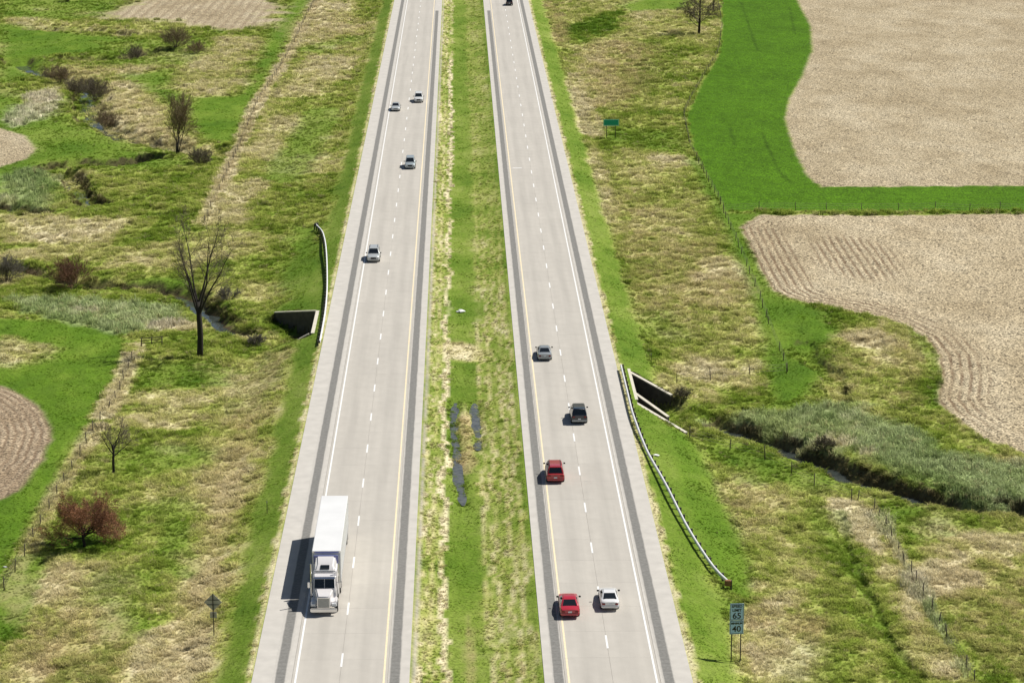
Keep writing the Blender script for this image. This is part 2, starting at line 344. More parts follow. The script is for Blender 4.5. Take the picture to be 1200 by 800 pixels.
# right of the road, near half
area(lush, [(745,480),(805,512),(820,530),(850,600),(880,660),(880,700),(850,690),(800,620),(755,530)], 0.9, 1.0, 1, 0.25); area(lush, [(806,800),(780,690),(800,690),(870,700),(880,720),(850,730),(850,800)], 0.62, 1.2); area(lush, [(820,510),(880,525),(950,560),(990,575),(960,580),(900,560),(840,540)], 0.55, 2)
area(dry, [(830,545),(870,560),(930,590),(960,640),(940,680),(895,660),(860,610)], 0.66, 2.5); blob(brown, 895,595, 3,6, 0.45); blob(brown, 870,585, 2.5,5, 0.35); blob(lush, 930,560, 6,3, 0.55); stroke(lush, [(960,600),(985,640),(1000,670)], 0.4, 2)
area(dry, [(965,582),(1010,580),(1032,620),(1062,670),(1090,720),(1140,800),(1085,800),(1050,730),(1010,660),(985,620)], 0.97, 1.2)
stroke(brown, [(1022,588),(1040,630),(1062,670),(1085,715),(1110,760),(1135,800)], 0.4, 0.8); stroke(lush, [(1078,690),(1092,715),(1105,745)], 0.7, 1.1)
area(dry, [(1070,615),(1110,610),(1135,640),(1130,665),(1090,655)], 0.92, 2); area(lush, [(1025,582),(1090,600),(1180,625),(1120,618),(1060,620)], 0.45, 2); blob(dry, 1180,640, 7,5, 0.85); blob(dry, 1100,675, 5,6, 0.95); blob(brown, 1165,680, 6,8, 0.5); blob(brown, 1180,740, 7,12, 0.45); blob(brown, 1120,635, 5,6, 0.2); blob(lush, 1085,625, 3,3, 0.5); blob(brown, 1140,720, 5,8, 0.4)
area(dry, [(880,710),(930,700),(960,760),(950,800),(890,800),(860,760)], 0.90, 2); blob(brown, 950,732, 4,5, 0.75); blob(brown, 890,725, 2,5, 0.5); blob(brown, 1000,745, 3.5,2, 0.5); blob(lush, 960,770, 3,6, 0.35); blob(lush, 940,790, 3,5, 0.3); blob(dry, 1020,700, 3,8, 0.5)
stroke(lush, [(985,600),(1002,665),(1030,722),(1058,775)], 0.5, 0.9); blob(dry, 1085,760, 4,8, 0.8); blob(brown, 1080,740, 3,4, 0.3)
for _ in range(140):                                            # tussock patches scattered over the rough pasture
    qx, qy = random.uniform(-120, 150), random.uniform(185, 690)
    s = 1.2+2.4*random.random(); m = (np.abs(X-qx) < s*3) & (np.abs(Y-qy) < s*3)
    if not m.any(): continue
    d = np.hypot((X[m]-qx)/s, (Y[m]-qy)/(s*1.4))+wob[m]*1.4
    k = random.random(); w = 0.6*(1-sstep(0.5, 1.2, d))
    if k < 0.45: mix(dry, m, 0.9, w)
    elif k < 0.75: mix(dry, m, 0.25, w)
    else: mix(brown, m, 0.55, w*0.8)
stroke(reed, [(1030,606),(1048,640),(1066,672),(1088,712),(1110,752),(1135,800)], 0.8, 0.8, 0.8, 1.3); stroke(dry, [(1030,606),(1048,640),(1066,672)], 0.75, 0.9)
# verges
do = np.maximum(LO-X, X-RO)
vg = (do > 0) & (do < 14)
gw = np.where(X < 0, 3.4, 4.4)+wob*2
w_ = (1-sstep(gw*0.75, gw*1.15, do))*vg
lush[:] = lush*(1-w_)+0.72*w_; dry[:] = dry*(1-w_)+0.42*w_; brown[:] = brown*(1-w_); reed[:] = reed*(1-w_)
ew = (1-sstep(0.35, 1.0, do+wob2*0.7))*vg; dry[:] = np.maximum(dry, ew*0.95); lush[:] *= (1-ew*0.9)
# median
md = (X > LI) & (X < RI)
u = X+wob*1.4+wob2*0.8
lush[md] = 0.62; dry[md] = 0.40; brown[md] = 0; reed[md] = 0
farf = sstep(300, 420, Y)
def band(c, w, val_dry, val_lush, amt, yn=None):
    b = amt*(1-sstep(w*0.5, w, np.abs(u-c)))*md
    b = b*np.clip(-0.1+1.9*fbm(X, Y*0.3, 2.4, int(61+c*3), 3), 0, 1)
    dry[:] = dry*(1-b)+val_dry*b; lush[:] = lush*(1-b)+val_lush*b
band(-3.2, 1.4, 0.60, 0.15, 0.9); band(-4.1, 0.5, 1.0, 0.0, 1.0); band(-2.9, 0.3, 0.92, 0.0, 0.8)
band(-1.75, 0.42, 1.0, 0.0, 1.6*(0.45+0.55*(Y < 560)*(Y > 180))); band(4.2, 3.0, 0.52, 0.22, 0.9)
for c in (2.5, 3.6, 4.9, 6.0): band(c, 0.34, 0.82, 0.05, 0.95*(1-0.75*farf))
blob(dry, 540,412, 3.2,5, 1.0); blob(brown, 530,405, 2.5,4, 0.35); blob(lush, 540,412, 3.2,5, 0); blob(brown, 546,510, 1.3,17, 1.0); blob(dry, 545,485, 1.2,7, 0.95); blob(lush, 546,505, 1.3,17, 0.0); blob(brown, 551,760, 0.5,9, 0.5); blob(lush, 547,640, 2.0,25, 0.7); blob(lush, 545,370, 3,14, 0.75)
gravel = (1-sstep(0.25, 0.7, np.minimum(np.abs(X-LI), 9)+wob2*0.5))*md*0.9
# --- fields
CROP = [(845,-60),(845,0),(846,30),(843,62),(822,98),(804,138),(812,172),(832,212),(850,247),(1210,247),(1400,246),(1400,216),(1200,217.5),(962,219),(946,206),(931,175),(920,140),(925,116),(940,90),(952,60),(950,30),(934,0),(930,-60)]
STUB_A = [(930,-60),(934,0),(950,30),(952,60),(940,90),(925,116),(920,140),(931,175),(946,206),(962,219),(1200,217.5),(1400,216),(1400,-60)]
STUB_B = [(868,266),(890,252.5),(1200,250.5),(1400,250),(1400,600),(1280,552),(1200,531),(1150,512),(1112,486),(1098,467),(1103,440),(1100,416),(1083,394),(1042,375),(980,361),(925,350),(905,340),(886,304)]
PLOUGH = [(-80,440),(0,452),(27,463),(50,482),(62,506),(52,538),(27,570),(0,586),(-80,620)]
STUB_U = [(112,23),(150,0),(180,-40),(345,-40),(334,0),(322,26),(300,33),(268,36),(200,27)]
STUB_E = [(-60,146),(0,150),(30,160),(42,174),(32,186),(0,196),(-60,200)]
fd = np.zeros(shape); fa = np.zeros(shape); fs = np.zeros(shape)
zone = np.zeros(shape, int)
FIELDS = [('crop_field', CROP, 1), ('stubble_field', STUB_A, 2), ('stubble_field', STUB_B, 3), ('ploughed_field', PLOUGH, 4), ('stubble_field', STUB_U, 5), ('stubble_field', STUB_E, 6)]
fpoly = {}; fmask = {}
for nm, px, zi in FIELDS:
    pts = [P(a, b) for a, b in px]; fpoly[zi] = pts
    m = near(pts, 12); dd = sd_poly(X[m], Y[m], pts)
    dd2 = dd+wob2[m]*0.5
    zone[np.where(m)[0][dd2 < 0]] = zi
    fm = np.zeros(shape); fm[m] = 1-sstep(-0.5, 0.5, dd2) if zi != 5 else 1-sstep(-6, 3, dd+wob[m]*16); fmask[zi] = fm
    if zi in (3, 4): fd[m] = np.where(fm[m] > 0.01, -dd, fd[m])
flat = np.clip(sum(fmask.values()), 0, 1)
# --- colours (albedo)
n1 = fbm(X, Y*0.62, 8, 51, 4); n2 = fbm(X, Y*0.52, 1.9, 53, 3); n3 = vnoise(X, Y*0.6, 0.6, 55)
t = np.clip(dry-0.05+(n1-0.5)*0.60+(n2-0.5)*0.44+(n3-0.5)*0.22, 0, 1)
RT = [0, 0.25, 0.45, 0.62, 0.8, 1.0]
RC = np.array([(0.095,0.168,0.018),(0.190,0.260,0.036),(0.320,0.360,0.084),(0.445,0.435,0.160),(0.565,0.515,0.270),(0.69,0.62,0.40)])
def ramp(t, T, C): return np.stack([np.interp(t, T, C[:, i]) for i in range(3)], 1)
Cg = ramp(t, RT, RC)
lt = np.clip(lush+(n2-0.5)*0.5*(lush > 0.02), 0, 1)[:, None]
lushc = ramp(np.clip(0.5+(n1-0.5)*1.4+(n2-0.5)*0.7+(dry-0.46)*0.5, 0, 1), [0, 0.5, 1], np.array([(0.062,0.135,0.009),(0.100,0.185,0.014),(0.165,0.245,0.030)]))
Cg = Cg*(1-lt)+lushc*lt
bt = np.clip(brown*(0.25+0.85*n2)+(n3-0.5)*0.35*(brown > 0.05), 0, 1)[:, None]
Cg = Cg*(1-bt)+np.array((0.41,0.325,0.165))*bt*1.0
rt = np.clip(reed+(n2-0.5)*0.4*(reed > 0.05), 0, 1)[:, None]
reedc = ramp(np.clip(t, 0, 1), [0, 0.5, 1], np.array([(0.25,0.34,0.13),(0.40,0.46,0.23),(0.66,0.60,0.44)]))
Cg = Cg*(1-rt)+reedc*rt
gv = np.clip(gravel, 0, 1)[:, None]; Cg = Cg*(1-gv)+np.array((0.33,0.31,0.25))*gv
# raw earth on steep creek banks and mud in the beds
Hg = H.reshape(nY, nX)
sl = np.hypot(np.gradient(Hg, axis=1)/np.gradient(gx)[None, :], np.gradient(Hg, axis=0)/np.gradient(gy)[:, None]).ravel()
bank = sstep(0.55, 1.1, sl+wob2*0.5)*((X < LO-2) | (X > RO+2))
bed = sstep(-3.95, -4.3, H)
bk = np.clip(np.maximum(bank*0.85, bed), 0, 1)[:, None]
Cg = Cg*(1-bk)+np.array((0.085,0.064,0.038))*bk
# fields
f1 = fmask[1][:, None]; cc = np.array((0.068,0.155,0.006))*(0.80+0.40*n1+0.25*(n3-0.5)+0.2*(n2-0.5))[:, None]
edge = np.clip(0.9-0.0*n1, 0, 1)
Cg = Cg*(1-f1)+cc*f1; fs = np.maximum(fs, fmask[1]*0.60)
sc_ = ramp(np.clip(0.5+(n1-0.5)*1.3+(n2-0.5)*0.5, 0, 1), [0, 0.5, 1], np.array([(0.315,0.255,0.160),(0.385,0.320,0.210),(0.455,0.390,0.270)]))
for zi in (2, 3, 5, 6):
    fm = fmask[zi][:, None]; Cg = Cg*(1-fm)+(sc_*(1.0 if zi != 3 else 1.06))*fm
    fs = np.maximum(fs, fmask[zi])
pc = ramp(np.clip(0.5+(n2-0.5)*1.4, 0, 1), [0, 1], np.array([(0.24,0.18,0.115),(0.40,0.32,0.22)])); fm = fmask[4][:, None]; Cg = Cg*(1-fm)+pc*fm; fs = np.maximum(fs, fmask[4]*0.8)
for tr_ in ([(868,2),(888,60)],[(893,155),(912,200),(927,215)],[(855,150),(862,170)],[(925,8),(932,40)]):
    mm_ = fmask[1] > 0.5; dd_ = dist_line(X[mm_], Y[mm_], PP(tr_)); Cg[mm_] *= (1-0.32*(1-sstep(0.1, 0.5, dd_)))[:, None]
# furrows: turning strips along the field edges, drill rows in the upper field
m3 = fmask[3] > 0.5
ed = fd.copy()
wedge = lambda px, py, rx, ry: np.clip(1.3-np.hypot((X-P(px, py)[0])/rx, (Y-P(px, py)[1])/ry), 0, 1)
fa = np.where(m3, sstep(7.5, 5.0, ed)*np.maximum(np.maximum(wedge(900,310,9,34), wedge(1105,430,7,24)), 0.9*wedge(990,355,14,10))*1.3, 0)
blk = np.where(m3, wedge(1002,300,6,14)*1.6, 0); fa = np.clip(np.maximum(fa, blk), 0, 0.75)*np.clip(-0.1+1.9*n2, 0, 1)
fa = np.where(fmask[4] > 0.5, 0.62*np.clip(-0.25+1.9*n2, 0, 1)*sstep(30, 20, ed), fa)
fd = np.where(fmask[4] > 0.5, fd/0.95, fd/1.15)
p0, p1 = P(348,46), P(302,122); tx, ty = p1[0]-p0[0], p1[1]-p0[1]; tl = math.hypot(tx, ty)
perp = ((X-p0[0])*ty-(Y-p0[1])*tx)/tl
area(fs, [(195,100),(215,78),(245,62),(252,45),(310,45),(292,100),(272,112),(215,114)], 0.5, 2)
up = np.maximum(fmask[5]*0.35, 0.0); um = near(PP([(195,114),(310,114),(310,44),(195,44)]), 2)
sdu = sd_poly(X[um], Y[um], PP([(195,100),(215,78),(245,62),(252,45),(310,45),(292,100),(272,112),(215,114)])); tmp = np.zeros(shape); tmp[um] = 1-sstep(-2, 2, sdu)
up = np.maximum(up, tmp*0.42)
fd = np.where(up > 0, perp/2.6, fd); fa = np.where(up > 0, up*np.clip(0.3+1.2*n1, 0, 1), fa)
Cg = np.clip(Cg, 0.004, 0.72)
# ---------------------------------------------------------------- ground material
def ground_material():
    m = bpy.data.materials.new('ground_cover'); m.use_nodes = True; nt = m.node_tree; N = nt.nodes; L = nt.links
    b = N['Principled BSDF']; b.inputs['Roughness'].default_value = 0.95; b.inputs['Specular IOR Level'].default_value = 0.1
    def attr(n):
        a = N.new('ShaderNodeAttribute'); a.attribute_name = n; return a
    ge = N.new('ShaderNodeNewGeometry')
    def noise(sc, det=3):
        z = N.new('ShaderNodeTexNoise'); z.inputs['Scale'].default_value = sc; z.inputs['Detail'].default_value = det
        L.new(ge.outputs['Position'], z.inputs['Vector']); return z
    def mth(op, a, b_=None, c=None):
        q = N.new('ShaderNodeMath'); q.operation = op
        for i, s in enumerate((a, b_, c)):
            if s is None: continue
            if isinstance(s, (int, float)): q.inputs[i].default_value = s
            else: L.new(s, q.inputs[i])
        return q.outputs[0]
    def rng(s, a, b_, c, d):
        q = N.new('ShaderNodeMapRange'); L.new(s, q.inputs[0])
        for i, v in enumerate((a, b_, c, d)): q.inputs[i+1].default_value = v
        return q.outputs[0]
    def mul(col, fac):
        q = N.new('ShaderNodeMix'); q.data_type = 'RGBA'; q.blend_type = 'MULTIPLY'; q.inputs['Factor'].default_value = 1
        L.new(col, q.inputs['A']); L.new(fac, q.inputs['B']); return q.outputs['Result']
    col = attr('gcol').outputs['Color']
    fine = noise(2.6, 4); spk = noise(4.2, 3); spk2 = noise(1.9, 3)
    col = mul(col, rng(fine.outputs['Fac'], 0.3, 0.7, 0.78, 1.22))
    fsA = attr('fs').outputs['Fac']
    s1 = rng(spk.outputs['Fac'], 0.38, 0.62, -0.62, 0.62); s2 = rng(spk2.outputs['Fac'], 0.34, 0.66, -0.30, 0.26)
    sp = mth('MULTIPLY_ADD', mth('ADD', s1, s2), fsA, 1.0)
    col = mul(col, sp)
    wv = mth('SINE', mth('MULTIPLY', mth('ADD', attr('fd').outputs['Fac'], rng(spk2.outputs['Fac'], 0.3, 0.7, -0.12, 0.12)), 6.2832))
    w01 = rng(wv, -0.1, 0.9, 0.0, 1.0)
    fac = mth('MULTIPLY', w01, attr('fa').outputs['Fac'])
    mx = N.new('ShaderNodeMix'); mx.data_type = 'RGBA'; L.new(fac, mx.inputs['Factor']); L.new(col, mx.inputs['A']); mx.inputs['B'].default_value = (0.15, 0.095, 0.055, 1)
    col = mx.outputs['Result']
    L.new(col, b.inputs['Base Color'])
    hgt = mth('ADD', mth('MULTIPLY', fine.outputs['Fac'], 0.22), mth('MULTIPLY', mth('MULTIPLY', wv, attr('fa').outputs['Fac']), -0.12))
    bp = N.new('ShaderNodeBump'); bp.inputs['Strength'].default_value = 0.7; bp.inputs['Distance'].default_value = 0.6
    L.new(hgt, bp.inputs['Height']); L.new(bp.outputs[0], b.inputs['Normal'])
    return m
GM = ground_material()
# ---------------------------------------------------------------- split the sheet into ground and fields
idx = np.arange(nX*nY).reshape(nY, nX)
quads = np.stack([idx[:-1, :-1], idx[:-1, 1:], idx[1:, 1:], idx[1:, :-1]], -1).reshape(-1, 4)
zf = zone[quads].max(axis=1)
qx = X[quads].mean(1); qy = Y[quads].mean(1); span = H[quads].max(1)-H[quads].min(1)
incul = ((np.abs(qx-CULV_R['x']) < 1.0) & (qy > 276.5) & (qy < 292)) | ((np.abs(qx-CULV_L['x']) < 1.0) & (qy > 309) & (qy < 321.5))
keep = ~(incul & (span > 1.0))
quads = quads[keep]; zf = zf[keep]
def grid_object(name, sel):
    q = quads[sel]; used, inv = np.unique(q, return_inverse=True); inv = inv.reshape(q.shape)
    me = bpy.data.meshes.new(name)
    me.vertices.add(len(used)); me.vertices.foreach_set('co', np.stack([X[used], Y[used], H[used]], 1).astype(np.float32).ravel())
    me.loops.add(q.size); me.polygons.add(len(q))
    me.polygons.foreach_set('loop_start', np.arange(0, q.size, 4, dtype=np.int32))
    me.loops.foreach_set('vertex_index', inv.astype(np.int32).ravel())
    me.update(calc_edges=True); me.shade_smooth()
    ca = me.attributes.new('gcol', 'FLOAT_COLOR', 'POINT'); ca.data.foreach_set('color', np.concatenate([Cg[used], np.ones((len(used), 1))], 1).astype(np.float32).ravel())
    for an, ar in (('fd', fd), ('fa', fa), ('fs', fs)):
        a = me.attributes.new(an, 'FLOAT', 'POINT'); a.data.foreach_set('value', ar[used].astype(np.float32))
    me.materials.append(GM)
    return tag(link(name, me), kind='structure')
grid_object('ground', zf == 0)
flabels = {1: 'bright green winter crop strip bordering the upper right stubble field', 2: 'large tan stubble field at the upper right above the green strip',
           3: 'tan stubble field with curved edge right of the road', 4: 'ploughed brown field corner at the left edge',
           5: 'tan stubble field with drill rows at the top left', 6: 'small tan stubble patch at the upper left edge'}
for nm, px, zi in FIELDS: tag(grid_object(nm, zf == zi), flabels[zi])
# ---------------------------------------------------------------- water
M_water = mat('water', (0.050, 0.060, 0.055), 0.06, noise=0.3, nscale=0.7, bump=0.06, spec=0.6)
M_puddle = mat('puddle_water', (0.105, 0.110, 0.100), 0.10, noise=0.45, nscale=1.6, bump=0.12, spec=0.6)
def ribbon(name, line, w, z, label, extra=0):
    mb = MB(); n = len(line)
    L_ = []; R_ = []
    for i, p in enumerate(line):
        a = line[max(i-1, 0)]; b = line[min(i+1, n-1)]; tx, ty = b[0]-a[0], b[1]-a[1]; l = math.hypot(tx, ty)+1e-9
        tp = 1 if not extra else min(1, 0.25+min(i, n-1-i)*extra); nx, ny = -ty/l*w*tp, tx/l*w*tp
        L_.append((p[0]+nx, p[1]+ny, z)); R_.append((p[0]-nx, p[1]-ny, z))
    mb.v = L_+R_
    for i in range(n-1): mb.f.append((i, n+i, n+i+1, i+1))
    return tag(mb.build(name, M_puddle if extra else M_water, None, True), label, kind='structure')
ribbon('creek', CREEK_L, 2.0, WATER-0.18, 'dark narrow creek winding left from the road culvert')
ribbon('creek', [(CREEK_R[0][0]-3.5, CREEK_R[0][1]+4.5)]+CREEK_R, 2.3, WATER, 'dark narrow creek running right from the road culvert')
ribbon('creek', CREEK_U, 4.0, -3.4, 'creek reach with pale water among shrubs at upper left')
ribbon('creek', GULLY_A, 1.4, -3.55, 'muddy water in the eroded gully at the left')
for k, p in enumerate(PUD): ribbon('puddle', p, 0.62, float(np.mean(height(np.array([q[0] for q in p]), np.array([q[1] for q in p]))))+0.12, ['long puddle on the left of the median swale', 'short puddle on the right of the median swale'][k], 0.45)
# ---------------------------------------------------------------- grass and reeds (instanced clumps)
def blade_clump(name, n, h, spread, width, lean, material, seed):
    rs = random.Random(seed); mb = MB()
    for i in range(n):
        a = rs.uniform(0, 6.283); r = spread*math.sqrt(rs.random()); bx, by = r*math.cos(a), r*math.sin(a)
        d = rs.uniform(0, 6.283); hh = h*rs.uniform(0.55, 1.1); le = lean*rs.uniform(0.3, 1.2)*hh
        dx, dy = math.cos(d), math.sin(d); wx, wy = -dy*width*0.5, dx*width*0.5
        m_ = (bx+dx*le*0.35, by+dy*le*0.35, hh*0.62); tp = (bx+dx*le, by+dy*le, hh*(1-0.25*min(lean, 1)))
        k = len(mb.v)
        mb.v += [(bx-wx, by-wy, -0.05), (bx+wx, by+wy, -0.05), (m_[0]-wx*0.8, m_[1]-wy*0.8, m_[2]), (m_[0]+wx*0.8, m_[1]+wy*0.8, m_[2]), tp]
        mb.f += [(k, k+1, k+3, k+2), (k+2, k+3, k+4)]
    o = bpy.data.objects.new(name, mb.mesh(name, material)); return o
def blade_material():
    m = bpy.data.materials.new('grass_blades'); m.use_nodes = True; nt = m.node_tree; N = nt.nodes; L = nt.links
    for n in list(N): N.remove(n)
    out = N.new('ShaderNodeOutputMaterial'); a = N.new('ShaderNodeAttribute'); a.attribute_type = 'INSTANCER'; a.attribute_name = 'tcol'
    d = N.new('ShaderNodeBsdfDiffuse'); tr = N.new('ShaderNodeBsdfTranslucent'); mx = N.new('ShaderNodeMixShader'); mx.inputs[0].default_value = 0.30
    ge = N.new('ShaderNodeNewGeometry'); va = N.new('ShaderNodeVectorMath'); va.operation = 'SCALE'; va.inputs['Scale'].default_value = 0.45; L.new(ge.outputs['Normal'], va.inputs[0])
    vb = N.new('ShaderNodeVectorMath'); vb.operation = 'ADD'; vb.inputs[1].default_value = (0, 0, 0.8); L.new(va.outputs[0], vb.inputs[0])
    vn = N.new('ShaderNodeVectorMath'); vn.operation = 'NORMALIZE'; L.new(vb.outputs[0], vn.inputs[0]); L.new(vn.outputs[0], d.inputs['Normal'])
    L.new(a.outputs['Color'], d.inputs[0]); L.new(a.outputs['Color'], tr.inputs[0]); L.new(d.outputs[0], mx.inputs[1]); L.new(tr.outputs[0], mx.inputs[2]); L.new(mx.outputs[0], out.inputs[0])
    return m
BM_ = blade_material()
def scatter(name, pts, cols, scl, protos, label, cat):
    n = len(pts)
    me = bpy.data.meshes.new(name); me.vertices.add(n); me.vertices.foreach_set('co', pts.astype(np.float32).ravel())
    a = me.attributes.new('tcol', 'FLOAT_COLOR', 'POINT'); a.data.foreach_set('color', np.concatenate([cols, np.ones((n, 1))], 1).astype(np.float32).ravel())
    a = me.attributes.new('scl', 'FLOAT', 'POINT'); a.data.foreach_set('value', scl.astype(np.float32))
    rot = np.stack([RNG.normal(0, 0.10, n), RNG.normal(0, 0.10, n), RNG.uniform(0, 6.283, n)], 1)
    a = me.attributes.new('rot', 'FLOAT_VECTOR', 'POINT'); a.data.foreach_set('vector', rot.astype(np.float32).ravel())
    a = me.attributes.new('pid', 'INT', 'POINT'); a.data.foreach_set('value', RNG.integers(0, len(protos), n).astype(np.int32))
    me.update()
    o = tag(link(name, me), label, cat, kind='stuff')
    pc_ = bpy.data.collections.new(name+'_clumps')
    for p in protos: pc_.objects.link(p)
    ng = bpy.data.node_groups.new(name, 'GeometryNodeTree')
    ng.interface.new_socket('Geometry', in_out='INPUT', socket_type='NodeSocketGeometry'); ng.interface.new_socket('Geometry', in_out='OUTPUT', socket_type='NodeSocketGeometry')
    gi = ng.nodes.new('NodeGroupInput'); go = ng.nodes.new('NodeGroupOutput'); ip = ng.nodes.new('GeometryNodeInstanceOnPoints'); ci = ng.nodes.new('GeometryNodeCollectionInfo')
    ci.inputs['Collection'].default_value = pc_; ci.inputs['Separate Children'].default_value = True; ci.inputs['Reset Children'].default_value = True
    ip.inputs['Pick Instance'].default_value = True
    def na(nm, ty):
        q = ng.nodes.new('GeometryNodeInputNamedAttribute'); q.data_type = ty; q.inputs['Name'].default_value = nm
        return [s for s in q.outputs if s.enabled and s.name == 'Attribute'][0]
    ng.links.new(gi.outputs[0], ip.inputs['Points']); ng.links.new(ci.outputs[0], ip.inputs['Instance'])
    ng.links.new(na('pid', 'INT'), ip.inputs['Instance Index']); ng.links.new(na('rot', 'FLOAT_VECTOR'), ip.inputs['Rotation']); ng.links.new(na('scl', 'FLOAT'), ip.inputs['Scale'])
    ng.links.new(ip.outputs[0], go.inputs[0])
    md_ = o.modifiers.new('clumps', 'NODES'); md_.node_group = ng
    return o
def sample(n, y0, y1, xm=8):
    yy = RNG.uniform(y0, y1, n)
    half = (yy+20)*0.215+xm
    xx = RNG.uniform(-1, 1, n)*half+0.022*yy
    return xx, yy
def lookup(xx, yy):
    ix = np.clip(np.searchsorted(gx, xx), 1, nX-1); ix = np.where(np.abs(gx[ix-1]-xx) < np.abs(gx[ix]-xx), ix-1, ix)
    iy = np.clip(np.searchsorted(gy, yy), 1, nY-1); iy = np.where(np.abs(gy[iy-1]-yy) < np.abs(gy[iy]-yy), iy-1, iy)
    return iy*nX+ix
def onpave(x): return ((x > LO-0.15) & (x < LI+0.15)) | ((x > RI-0.15) & (x < RO+0.15))
gp, gc, gs, rp, rc, rs_ = [], [], [], [], [], []
for y0, y1, dens, big in ((180,235,12.0,0.82),(235,300,8.5,0.9),(300,380,5.5,1.05),(380,480,3.2,1.25),(480,700,1.6,1.5)):
    n = int(dens*(y1-y0)*2*((y0+y1)/2*0.215+12)); xx, yy = sample(n, y0, y1)
    k = lookup(xx, yy); ok = ~onpave(xx) & (flat[k] < 0.4) & (H[k] > -3.9) & (gravel[k] < 0.4)
    xx, yy, k = xx[ok], yy[ok], k[ok]
    lsh = np.clip(lush[k], 0, 1); tall = 1-0.80*lsh
    med_ = (xx > LI) & (xx < RI); verge = (xx > LO-4) & (xx < RO+4.5)
    tall = np.where(med_ | verge, tall*0.45, tall)
    dp_ = np.minimum(dist_line(xx, yy, PUD[0]), dist_line(xx, yy, PUD[1])) if y0 < 300 else np.full(len(xx), 9.0)
    tall = np.where(dp_ < 0.9, 0.50, tall)
    patch = (0.35+1.3*vnoise(xx, yy, 1.5, 71))*RNG.uniform(0.7, 1.35, len(xx))
    # mown sward needs few clumps
    keepp = RNG.random(len(xx)) < np.where(lsh > 0.55, 0.8, 0.9)
    xx, yy, k, tall, patch = xx[keepp], yy[keepp], k[keepp], tall[keepp], patch[keepp]
    isr = (reed[k] > 0.5) & (RNG.random(len(xx)) < 0.5)
    br = RNG.normal(1.24, 0.23, len(xx)).clip(0.55, 1.8)
    br = np.where(lush[k] > 0.5, 1.18+(br-1.26)*0.5, br); c = Cg[k]*br[:, None]
    sw = RNG.random(len(xx)); strawy = (sw < (0.03+0.22*np.clip(dry[k], 0, 1)**2)*(1-lush[k]))[:, None]
    c = np.where(strawy, c*0.45+np.array((0.54,0.46,0.25))*0.55, c)
    c = c/np.maximum(1, c.max(1)/0.74)[:, None]
    z = height(xx, yy)
    pt = np.stack([xx, yy, z], 1); s_ = big*tall*patch
    gp.append(pt[~isr]); gc.append(c[~isr]); gs.append(s_[~isr]); rp.append(pt[isr]); rc.append(c[isr]); rs_.append((big**0.5*(0.55+0.75*RNG.random(len(xx))))[isr])
grass_protos = [blade_clump('grass_clump', 20, 0.40, 0.28, 0.045, le, BM_, 100+i) for i, le in enumerate((0.9, 1.3, 0.6, 1.7))]
reed_protos = [blade_clump('reed_clump', 16, 0.95, 0.45, 0.06, le, BM_, 200+i) for i, le in enumerate((0.35, 0.6, 0.9))]
scatter('meadow_grass', np.concatenate(gp), np.concatenate(gc), np.concatenate(gs), grass_protos, 'rough spring grass, green and straw coloured, covering verges, median and pasture', 'grass')
scatter('reeds', np.concatenate(rp), np.concatenate(rc), np.concatenate(rs_), reed_protos, 'tall grey green reeds in wet strips along the creek', 'reeds')
# ================================================================== ROAD
M_slab = mat('slab_concrete', (0.468, 0.440, 0.390), 0.85, noise=0.05, nscale=0.6, rand=0.022)
def slab_tracks(m):                                            # oil and tyre polish along the lane
    nt = m.node_tree; N = nt.nodes; L = nt.links; b = N['Principled BSDF']
    src = b.inputs['Base Color'].links[0].from_socket
    tc = N.new('ShaderNodeTexCoord'); sx = N.new('ShaderNodeSeparateXYZ'); L.new(tc.outputs['Object'], sx.inputs[0])
    ab = N.new('ShaderNodeMath'); ab.operation = 'ABSOLUTE'; L.new(sx.outputs[0], ab.inputs[0])
    mr = N.new('ShaderNodeMapRange'); mr.interpolation_type = 'SMOOTHSTEP'; L.new(ab.outputs[0], mr.inputs[0])
    for i, v in enumerate((0.15, 0.85, 0.93, 1.0)): mr.inputs[i+1].default_value = v
    ge = N.new('ShaderNodeNewGeometry'); mp = N.new('ShaderNodeMapping'); mp.inputs['Scale'].default_value = (1.2, 0.06, 1); L.new(ge.outputs['Position'], mp.inputs[0])
    nz = N.new('ShaderNodeTexNoise'); nz.inputs['Scale'].default_value = 1.0; nz.inputs['Detail'].default_value = 4; L.new(mp.outputs[0], nz.inputs['Vector'])
    r2 = N.new('ShaderNodeMapRange'); L.new(nz.outputs['Fac'], r2.inputs[0])
    for i, v in enumerate((0.3, 0.7, 0.94, 1.05)): r2.inputs[i+1].default_value = v
    pr = N.new('ShaderNodeMath'); pr.operation = 'MULTIPLY'; L.new(mr.outputs[0], pr.inputs[0]); L.new(r2.outputs[0], pr.inputs[1])
    mx = N.new('ShaderNodeMix'); mx.data_type = 'RGBA'; mx.blend_type = 'MULTIPLY'; mx.inputs['Factor'].default_value = 1
    L.new(src, mx.inputs['A']); L.new(pr.outputs[0], mx.inputs['B']); L.new(mx.outputs['Result'], b.inputs['Base Color'])
slab_tracks(M_slab)
M_joint = mat('joint_filler', (0.40, 0.375, 0.34), 0.9)
M_shoulder = mat('shoulder_concrete', (0.515, 0.49, 0.445), 0.88, noise=0.10, nscale=0.7)
M_white = mat('road_paint_white', (0.80, 0.80, 0.78), 0.6, noise=0.06, nscale=3)
M_yellow = mat('road_paint_yellow', (0.82, 0.70, 0.47), 0.6, noise=0.08, nscale=3)
